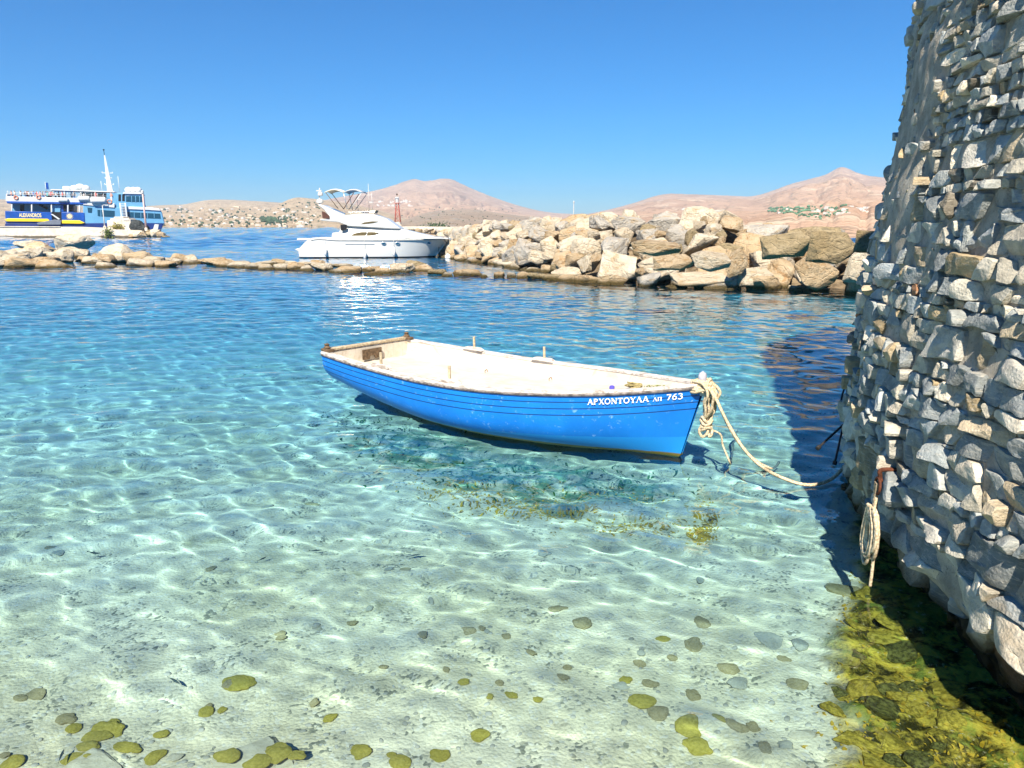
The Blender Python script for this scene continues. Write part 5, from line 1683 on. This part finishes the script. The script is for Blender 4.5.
# heap of squared blocks
hs_ = thing('stone_block_stack', 'stack of squared pale stone blocks on the quay beside the lamp post', 'stone stack', (qx(118), QY + 1, 1))
rg = random.Random(3)
for x0, x1, y0, y1 in ((105, 112, 229, 220.5), (112, 120, 229, 218.5), (120, 129, 229.3, 219), (112, 122, 219, 216.6), (108, 114, 221, 218.4), (122, 128, 220, 218)):
    b = MB(); b.box(qx(x0), qx(x1), QY + .5 + rg.random() * .4, QY + 3, atY(0, y0 + 1, QY).z, atY(0, y1, QY).z)
    o = child(b, 'block', quay_m, hs_, 0)
    bv = o.modifiers.new('b', 'BEVEL'); bv.width = .15; bv.segments = 2
def lamp(px, top, base, name, label, m_, w, arm):
    t = thing(name, label, 'lamp post' if arm else 'pole', (qx(px), QY + .8, 1))
    z0, z1 = atY(0, base, QY).z, atY(0, top, QY).z
    b = MB(); b.tube([(qx(px), QY + .8, z0), (qx(px), QY + .8, z1)], w, 8, rr=[w, w * .6]); child(b, 'post', m_, t, 180)
    b = MB(); b.lathe([(.28, 0), (.28, .5), (.12, .7)], 10, (qx(px), QY + .8, z0)); child(b, 'foot', quay_m, t, 40)
    if arm:
        b = MB(); b.tube([(qx(px), QY + .8, z1), (qx(px) + .3, QY + .8, z1 + .12), (qx(px) + .9, QY + .8, z1 + .1)], .06, 6); b.box(qx(px) + .6, qx(px) + 1.2, QY + .68, QY + .92, z1 + .0, z1 + .16); child(b, 'lamp_head', m_, t, 0)
    else:
        b = MB(); b.lathe([(.1, 0), (.25, .1), (.25, .5), (.05, .65)], 10, (qx(px), QY + .8, z1)); child(b, 'light', M['white'], t, 40)
lamp(102, 205.5, 229.5, 'lamp_post', 'slim white lamp post on the quay left of the stone blocks', M['white'], .12, True)
lamp(143.5, 193.5, 231, 'pole', 'pale pinkish navigation pole near the right end of the quay', plain('pale_pink_paint', (.62, .42, .38), .6, .3), .20, False)
# dark net heap, white board, plants
b = MB(); b.ball((qx(132), QY + 1.5, atY(0, 227, QY).z), 1.5, 1.2, 1.3, 12); b.ball((qx(138), QY + 1.5, atY(0, 228.5, QY).z), 1.3, 1.2, .7, 12)
o = b.build('net_heap', plain('dark_fishing_net', (.045, .05, .05), .95, .1, .5, 3, bump=.8), smooth=180)
v = np.array([q.co[:] for q in o.data.vertices]); d = .25 * fbm(v[:, 0] * 1.4, v[:, 1] * 1.4, v[:, 2] * 1.4, 4, 3)
for q, dd in zip(o.data.vertices, d): q.co.z += dd; q.co.x += dd * .6
tag(o, 'heap of dark fishing net on the quay right of the stone blocks', 'net')
b = MB(); x = qx(151.5); z = atY(0, 230, QY).z; b.prism([(x - .55, z), (x + .35, z), (x + .65, z + 1.0), (x - .1, z + 1.05)], QY + 1.4, QY + 1.55)
o = b.build('white_board', M['white'], smooth=0); tag(o, 'small white board leaning at the rocky right end of the quay', 'board')
def leafclump(name, label, c, r, n, m_, group=None):
    b = MB(); rr_ = random.Random(int(c[0] * 10) & 1023)
    for i in range(n):
        p = Vector((rr_.gauss(0, .45) * r[0], rr_.gauss(0, .45) * r[1], rr_.gauss(0, .45) * r[2])) + Vector(c)
        u_ = Vector((rr_.uniform(-1, 1), rr_.uniform(-1, 1), rr_.uniform(-.4, 1))).normalized(); w_ = u_.orthogonal() * .45
        s = rr_.uniform(.12, .3)
        b.add([p, p + (u_ + w_) * s * .6, p + u_ * s * 1.4, p + (u_ - w_) * s * .6], [(0, 1, 2, 3)])
    o = b.build(name, m_, smooth=0); tag(o, label, 'plant', group); return o
gm = plain('green_quay_plant', (.14, .18, .04), .8, .2, .5, 2)
leafclump('shrub', 'green plant hanging down the quay face below the lamp post', (qx(107.5), QY - .3, atY(0, 233.5, QY).z), (.9, .4, 1.1), 320, gm)
leafclump('shrub', 'low olive bush at the foot of the stone blocks on the quay', (qx(116), QY + .3, atY(0, 226.8, QY).z), (1.2, .3, .6), 220, plain('olive_quay_plant', (.30, .26, .06), .8, .2, .5, 2))
# rocks at the quay's end
items = []
for i, (px, py, w, h) in enumerate(((139, 239, 9, 7), (145, 239.5, 8, 7), (151, 239.5, 8, 7), (156, 239.3, 8, 8), (162, 239, 8, 6), (148, 234.5, 10, 5), (157, 234.5, 9, 6), (134, 238.6, 8, 4), (166, 238.6, 5, 3), (153, 231.5, 7, 3))):
    mpp = QY / FPX
    x = qx(px); z = max(0, CAM_H - (py - 223.05) * mpp) + h * mpp * .5 - .15
    o = put_rock('rock', ROCKS[i % 14], [rk_cream, rk_tan, rk_olive][i % 3], (x, QY - .8 + (.9 if py < 236 else 0), z), (w * mpp * .6, 1.3, h * mpp * .62), (rg.uniform(-.2, .2), rg.uniform(-.2, .2), rg.uniform(-.4, .4)))
    tag(o, None, 'rock', 'rocks at the quay\'s end')
    items.append((o, px, py, {'cream_rock': 'cream rock', 'tan_rock': 'tan rock', 'olive_brown_rock': 'dark olive rock'}[o.data.materials[0].name] + ' at the quay\'s end'))
rank_labels(items, [('the white board', 152, 230), ('the open water', 168, 239), ('the net heap', 134, 236)], '%s, %s to %s')

# ------------------------------------------------------------------ far mole with the red beacon, behind the yacht
MY = 96.0
def mxw(px): return atY(px, 223, MY).x
b = MB()
b.prism([(mxw(385), -3), (mxw(470), -3), (mxw(470), atY(0, 227, MY).z), (mxw(402), atY(0, 226.5, MY).z), (mxw(388), atY(0, 229, MY).z)], MY, MY + 6)
o = b.build('mole', quay_m, smooth=0); tag(o, 'low pale stone mole behind the yacht bow carrying the red beacon', 'mole')
items = []
for i in range(26):
    px = 398 + 62 * (i % 13) / 12 + rg.uniform(-2, 2); row = i // 13
    py = 236 - row * 5 + rg.uniform(-1, 1); w = rg.uniform(5, 9); mpp = MY / FPX
    o = put_rock('rock', ROCKS[i % 14], rg.choice([rk_cream, rk_tan, rk_tan, rk_grey]), (mxw(px), MY - .8 + row * .6, max(.2, CAM_H - (py - 223.05) * mpp)), (w * mpp * .6, .7, w * mpp * .35), (rg.uniform(-.3, .3), rg.uniform(-.3, .3), rg.uniform(-1, 1)))
    tag(o, None, 'rock', 'rocks along the far mole')
    items.append((o, px, py, {'cream_rock': 'small cream rock', 'tan_rock': 'small tan rock', 'grey_rock': 'small grey rock'}[o.data.materials[0].name] + ' on the mole'))
rank_labels(items, [('the red beacon', 396, 230), ('the yacht\'s foredeck', 420, 233), ('the breakwater\'s far tip', 450, 233)], '%s, %s to %s')
bc = mxw(395.5); bz0, bz1 = atY(0, 226.5, MY).z, atY(0, 193, MY).z
beacon = thing('beacon_tower', 'red lattice beacon tower with white lantern head, on the mole behind the yacht', 'beacon', (bc, MY + 2, bz0))
b = MB(); b.lathe([(.55, -.3), (.55, .15), (.45, .2), (.42, .55), (.05, .56)], 12, (bc, MY + 2, bz0)); child(b, 'pedestal', quay_m, beacon, 40)
hL = (bz1 - bz0) * .70
b = MB()
def leg(f, sx, sy):
    w = .36 - .20 * f
    return (bc + sx * w, MY + 2 + sy * w, bz0 + .5 + (hL - .5) * f)
for sx in (-1, 1):
    for sy in (-1, 1): b.tube([leg(0, sx, sy), leg(1, sx, sy)], .035, 6)
n = 5
for k in range(n):
    f0, f1 = k / n, (k + 1) / n
    for (s1, s2) in (((-1, -1), (1, -1)), ((1, -1), (1, 1)), ((1, 1), (-1, 1)), ((-1, 1), (-1, -1))):
        b.tube([leg(f0, *s1), leg(f1, *s2)], .013, 5); b.tube([leg(f0, *s2), leg(f1, *s1)], .013, 5); b.tube([leg(f1, *s1), leg(f1, *s2)], .013, 5)
child(b, 'lattice', M['red_iron'], beacon, 180)
b = MB(); z = bz0 + hL; b.box(bc - .34, bc + .34, MY + 1.66, MY + 2.34, z, z + .06)
for s in (-1, 1): b.tube([(bc + s * .32, MY + 1.68, z), (bc + s * .32, MY + 1.68, z + .3)], .02, 5)
child(b, 'gallery', M['red_iron'], beacon, 0)
b = MB(); b.lathe([(.14, .06), (.2, .1), (.2, .62), (.28, .66), (.22, .78), (.04, .86)], 12, (bc, MY + 2, z)); child(b, 'lantern', M['white'], beacon, 40)
b = MB(); b.tube([(bc, MY + 2, z + .8), (bc, MY + 2, z + 1.15)], .04, 6); b.ball((bc, MY + 2, z + 1.15), .1, .1, .1, 8); child(b, 'top_mark', M['dark'], beacon, 180)
leafclump('shrub', 'dark low scrub on the mole right of the yacht flybridge', (mxw(436), MY + 2, atY(0, 226, MY).z), (2.2, .8, .35), 160, leaf_far)
# ------------------------------------------------------------------ stones, weed and fish on the sea bed
def stone_mat(name, c1, c2):
    m = NT(name)
    o = m.obj()
    n = m.noise(o, 3.5, 5, .65)
    c = m.mix(m.ramp(n, .35, .65), c1, c2)
    c = m.mix(m.math('MULTIPLY', m.ramp(m.noise(o, 11, 4, .7), .58, .7), .5), c, (.12, .10, .03))
    return m.surf(c, .95, n, .5, .02, .05)
sm = {'olive yellow': stone_mat('olive_weed_on_stone', (.38, .31, .05), (.54, .44, .09)), 'brown': stone_mat('brown_weed_on_stone', (.34, .28, .13), (.46, .39, .21)),
      'grey': stone_mat('grey_bed_stone', (.40, .39, .30), (.52, .50, .38)), 'pale': stone_mat('pale_bed_stone', (.56, .50, .34), (.70, .64, .46))}
Y_, B_, G_, P_c = 'olive yellow', 'brown', 'grey', 'pale'
PEB = []
for k in range(8):
    b = MB(); b.ball((0, 0, 0), 1, 1, 1, 22)
    o = b.build('pebble_shape', sm['brown'], smooth=180); me = o.data; bpy.data.objects.remove(o)
    bm = bmesh.new(); bm.from_mesh(me); bmesh.ops.remove_doubles(bm, verts=bm.verts, dist=.01); bmesh.ops.subdivide_edges(bm, edges=bm.edges, cuts=1, smooth=1.0, use_grid_fill=True)
    co = np.array([v.co[:] for v in bm.verts])
    d = 1 + .42 * fbm(co[:, 0] * 1.4 + 9 * k, co[:, 1] * 1.1, co[:, 2] * 1.1, 2, 40 + k) + .05 * fbm(co[:, 0] * 4, co[:, 1] * 4, co[:, 2] * 4, 3, 60 + k)
    for v, dd in zip(bm.verts, d): v.co *= dd
    bm.to_mesh(me); bm.free(); me.polygons.foreach_set('use_smooth', [True] * len(me.polygons)); me.materials.clear(); me.name = 'pebble'
    PEB.append(me)
st = [(238,683,28,Y_),(228,685,16,B_),(248,684,16,Y_),(206,710,16,Y_),(208,705,12,B_),(222,708,13,Y_),(315,701,16,B_),(330,716,14,Y_),(38,692,20,B_),(20,697,16,B_),(68,714,18,B_),(76,724,17,Y_),
      (163,732,14,Y_),(155,756,18,Y_),(175,757,16,P_c),(110,727,26,Y_),(98,735,26,Y_),(88,746,22,Y_),(116,720,14,Y_),(126,745,22,Y_),(136,748,14,Y_),(10,762,22,Y_),(2,755,14,B_),(78,760,26,Y_),
      (360,752,24,Y_),(390,756,14,Y_),(440,753,20,Y_),(398,764,20,Y_),(463,683,15,Y_),(480,732,20,Y_),(489,699,10,Y_),(512,696,14,Y_),(538,700,12,Y_),(500,683,16,B_),(558,609,18,B_),(582,623,18,B_),
      (424,637,14,B_),(468,632,18,B_),(482,629,14,B_),(506,636,13,B_),(530,650,13,B_),(568,665,14,B_),(625,677,14,Y_),(642,701,24,Y_),(658,714,22,B_),(688,729,26,Y_),(698,746,26,Y_),(692,691,18,B_),
      (703,622,24,B_),(662,639,18,Y_),(694,644,20,B_),(638,661,14,B_),(730,665,20,B_),(735,728,20,B_),(752,725,22,B_),(718,721,14,Y_),(770,640,26,G_),(800,644,22,G_),(783,657,16,B_),(796,682,20,B_),
      (740,679,22,G_),(405,571,14,B_),(390,570,12,G_),(368,608,10,G_),(352,620,14,B_),(487,632,10,G_),(543,555,14,G_),(700,580,12,G_),(440,566,10,G_),(620,684,18,G_),(445,670,11,B_),(385,667,12,B_),
      (212,568,14,B_),(225,560,10,G_),(280,634,13,B_),(281,638,12,B_),(48,548,12,B_),(58,554,10,G_),(268,505,14,G_),(310,503,16,B_),(160,502,18,G_),(236,492,16,G_),(640,650,10,G_),(672,655,14,B_),(562,678,14,B_),(648,681,16,B_),(788,745,24,G_),(764,750,20,B_)]
items = []
rg = random.Random(77)
for i, (px, py, w, k) in enumerate(st):
    q = bed_at(px, py, .02)
    mpp = (q - Vector((0, 0, CAM_H))).length / FPX
    r = w * mpp * (.42 if w > 17 else .36)
    o = put_rock('bed_stone', PEB[i % 8], sm[k], (q.x, q.y, q.z - r * .10), (r, r * rg.uniform(.6, 1.15), r * rg.uniform(.2, .32)), (rg.uniform(-.1, .1), rg.uniform(-.1, .1), rg.uniform(0, 6.28)))
    o.cycles.is_caustics_receiver = True
    tag(o, None, 'stone', 'stones on the sea bed')
    items.append((o, px, py, k + (' weedy stone' if k in (Y_, B_) else ' stone') + ' under the water'))
slab_spots = [(258, 757, 92, 'pale', 'large flat pale rock with yellow weed patches under water at the photo\'s bottom edge'),
              (95, 764, 50, 'pale', 'flat pale rock under the olive stones in the lower left corner, under water'),
              (845, 590, 40, 'brown', 'brown submerged rock at the weedy ledge\'s upper corner'),
              (806, 733, 26, 'pale', 'small bright white stone under water beside the weedy ledge')]
for i, (px, py, w, k, lab) in enumerate(slab_spots):
    q = bed_at(px, py, .03); mpp = (q - Vector((0, 0, CAM_H))).length / FPX; r = w * mpp * .5
    o = put_rock('flat_rock', ROCKS[(i * 3) % 14], sm[k], (q.x, q.y, q.z - .03), (r, r * .75, min(.07, r * .28)), (rg.uniform(-.06, .06), rg.uniform(-.06, .06), rg.uniform(-.6, .6)))
    o.cycles.is_caustics_receiver = True
    tag(o, lab, 'rock')
for px, py, w in ((226, 757, 20), (279, 754, 24), (298, 758, 14), (258, 764, 22)):
    q = bed_at(px, py, .08); mpp = (q - Vector((0, 0, CAM_H))).length / FPX; r = w * mpp * .5
    o = put_rock('weed_cushion', PEB[px % 8], sm[Y_], (q.x, q.y, q.z), (r, r * .9, r * .3), (0, 0, px)); o.cycles.is_caustics_receiver = True
    tag(o, None, 'weed', 'weed cushions on the pale flat rock'); items.append((o, px, py, 'olive yellow weed cushion'))
rank_labels(items, [('the bottom edge\'s pale flat rock', 258, 757), ('the lower left corner', 60, 750), ('the photo\'s left edge', 10, 690), ('the weedy ledge', 810, 690), ('the ledge\'s near edge', 745, 715), ('the boat\'s bow', 680, 560), ('the boat\'s middle', 520, 560),
                    ('the bottom edge\'s centre', 430, 760), ('the centre of the shallows', 540, 680), ('the left shallows', 230, 520), ('the trio of olive stones', 212, 708), ('the bright white stone', 806, 733)], '%s, %s to %s')

# broken rocks of the weedy ledge
wr = stone_mat('golden_weed_on_rock', (.20, .15, .02), (.58, .42, .06)); wr2 = stone_mat('dark_weed_on_rock', (.05, .045, .015), (.22, .20, .05))
led = []
for k in range(46):
    px = rg.uniform(832, 1000); py = rg.uniform(585, 766)
    q = bed_at(px, py)
    sh_ = float(shelf(q.x, q.y))
    e = hypot(q.x - TW.x, q.y - TW.y) - TR
    if sh_ < .3 or e < .02: continue
    r = rg.uniform(.05, .15)
    o = put_rock('weedy_rock', ROCKS[k % 14], rg.choice([wr, wr, wr2]), (q.x, q.y, q.z + r * .05), (r * 1.2, r, r * .5), (rg.uniform(-.4, .4), rg.uniform(-.4, .4), rg.uniform(0, 6)))
    o.cycles.is_caustics_receiver = True
    tag(o, None, 'rock', 'weedy rocks of the ledge'); led.append((o, px, py, ('golden' if o.data.materials[0].name[0] == 'g' else 'dark') + ' weedy rock'))
rank_labels(led, [('the hanging rope\'s tail', 868, 590), ('the ledge\'s sandy edge', 835, 680), ('the ledge\'s middle', 900, 690), ('the bottom right corner', 1000, 760), ('the bottom edge', 860, 765)], '%s of the ledge, %s to %s')

# small loose pebbles: nobody could count them
b = MB()
peb = stone_mat('mixed_pebbles', (.36, .34, .26), (.62, .58, .46))
for i in range(1500):
    y = 2.6 + 5.5 * rg.random() ** 1.4; x = rg.uniform(-.75, .62) * y
    z = float(bed_z(x, y)) if i < 0 else None
    r = rg.uniform(.008, .024)
    b.v.append((x, y, r)); 
P2 = np.array(b.v); Zb = bed_z(P2[:, 0], P2[:, 1]); b = MB()
SH = shelf(P2[:, 0], P2[:, 1])
for (x, y, r), z, sh_ in zip(P2, Zb, SH):
    if sh_ > .2: continue
    a = rg.uniform(0, 3.14); e = rg.uniform(.6, 1)
    ring = [(x + r * (cos(t) * cos(a) - e * sin(t) * sin(a)), y + r * (cos(t) * sin(a) + e * sin(t) * cos(a))) for t in np.linspace(0, 2 * pi, 8)[:-1]]
    b.loft([[(px, py, z - .004) for px, py in ring], [(x + (px - x) * .9, y + (py - y) * .9, z + r * .35) for px, py in ring], [(x + (px - x) * .45, y + (py - y) * .45, z + r * .5) for px, py in ring]])
o = b.build('pebbles', peb, smooth=60); o.cycles.is_caustics_receiver = True
tag(o, 'small pale and grey pebbles scattered over the sandy sea bed', kind='stuff')

# drifting weed fronds on the bed: under the boat, by the rope and on the ledge
def weed(name, label, spots, n, m_, hmax):
    b = MB(); rr_ = random.Random(n)
    XY = []
    for i in range(n):
        px, py, sx, sy = rr_.choice(spots)
        XY.append((px + rr_.gauss(0, sx), py + rr_.gauss(0, sy)))
    XY = np.array(XY)
    pts = [Vector(q) for q in bed_at_many(XY[:, 0], XY[:, 1])]
    for q in pts:
        a = rr_.uniform(0, 6.28); l = rr_.uniform(.4, 1) * hmax; w = rr_.uniform(.003, .009)
        d = Vector((cos(a), sin(a), 0)); s = Vector((-sin(a), cos(a), 0)) * w
        p0 = q - Vector((0, 0, .01)); p1 = q + d * l * .3 + Vector((0, 0, l * .55)); p2 = q + d * l * .9 + Vector((0, 0, l * .6))
        b.add([p0 - s, p0 + s, p1 + s * 1.5, p1 - s * 1.5, p2], [(0, 1, 2, 3), (3, 2, 4)])
    o = b.build(name, m_, smooth=0); o.cycles.is_caustics_receiver = True
    tag(o, label, kind='stuff'); return o
ym = stone_mat('yellow_seaweed', (.46, .28, .02), (.66, .44, .06))
weed('seaweed', 'yellow seaweed tufts on the bed under the boat and its bow rope',
     [(705, 520, 7, 12), (560, 512, 30, 4), (640, 527, 26, 5), (455, 490, 22, 5), (600, 500, 40, 8), (700, 535, 5, 5), (500, 505, 30, 5)], 1500, ym, .06)
weed('seaweed', 'olive and yellow seaweed fringe covering the rock ledge at the tower\'s foot',
     [(880, 640, 22, 40), (900, 700, 30, 40), (860, 730, 25, 30), (950, 740, 35, 25), (850, 600, 8, 20), (990, 750, 25, 15)], 320, ym, .04)
gmw = stone_mat('green_seaweed', (.03, .09, .02), (.07, .18, .03))
weed('seaweed', 'dark green seaweed on the bed under the boat\'s stern quarter',
     [(360, 420, 26, 6), (400, 440, 40, 10), (470, 470, 50, 12), (560, 480, 60, 12), (620, 485, 40, 10)], 900, gmw, .08)

# fish
def fish_mesh():
    b = MB()
    prof = [(-.5, .004, .01), (-.38, .02, .035), (-.2, .055, .09), (0, .075, .12), (.2, .07, .105), (.36, .045, .07), (.46, .02, .03), (.5, .004, .006)]
    b.loft([[(x, w * cos(2 * pi * k / 10), h * sin(2 * pi * k / 10)) for k in range(10)] for x, w, h in prof])
    b.add([(-.46, 0, .02), (-.68, .012, .13), (-.60, 0, 0), (-.68, .012, -.13), (-.46, 0, -.02), (-.46, .006, 0)], [(0, 1, 2, 5), (5, 2, 3, 4)])
    b.add([(-.1, 0, .11), (.12, 0, .12), (.02, .004, .19), (-.14, .004, .16)], [(0, 1, 2, 3)])
    for s in (1, -1): b.add([(.16, s * .06, -.02), (.06, s * .13, -.06), (.02, s * .10, -.02), (.10, s * .065, 0)], [(0, 1, 2, 3)])
    return b.build('fish', plain('dark_fish_skin', (.05, .075, .075), .4, .4, .3, 6), smooth=50)
fm = fish_mesh(); first = True; items = []
for px, py, l, a in ((416, 326 * 0 + 557, 14, .5), (263, 559, 12, 1.2), (172, 685, 14, -.5), (95, 552, 10, .1), (62, 758, 14, 1.9), (315, 549, 10, .2)):
    o = fm if first else fm.copy()
    if not first: COL.objects.link(o)
    first = False
    q = bed_at(px, py, .08); s = l * (q - Vector((0, 0, CAM_H))).length / FPX
    o.location = q + Vector((0, 0, .03)); o.scale = (s, s, s); o.rotation_euler = (0, 0, a)
    o.cycles.is_caustics_receiver = True
    tag(o, None, 'fish', 'small dark fish in the shallows'); items.append((o, px, py, 'small dark fish swimming'))
rank_labels(items, [('the centre of the shallows', 500, 620), ('the photo\'s left edge', 0, 560), ('the lower left rocks', 90, 745), ('the left shallows\' middle', 290, 555)], '%s under the surface, %s to %s')
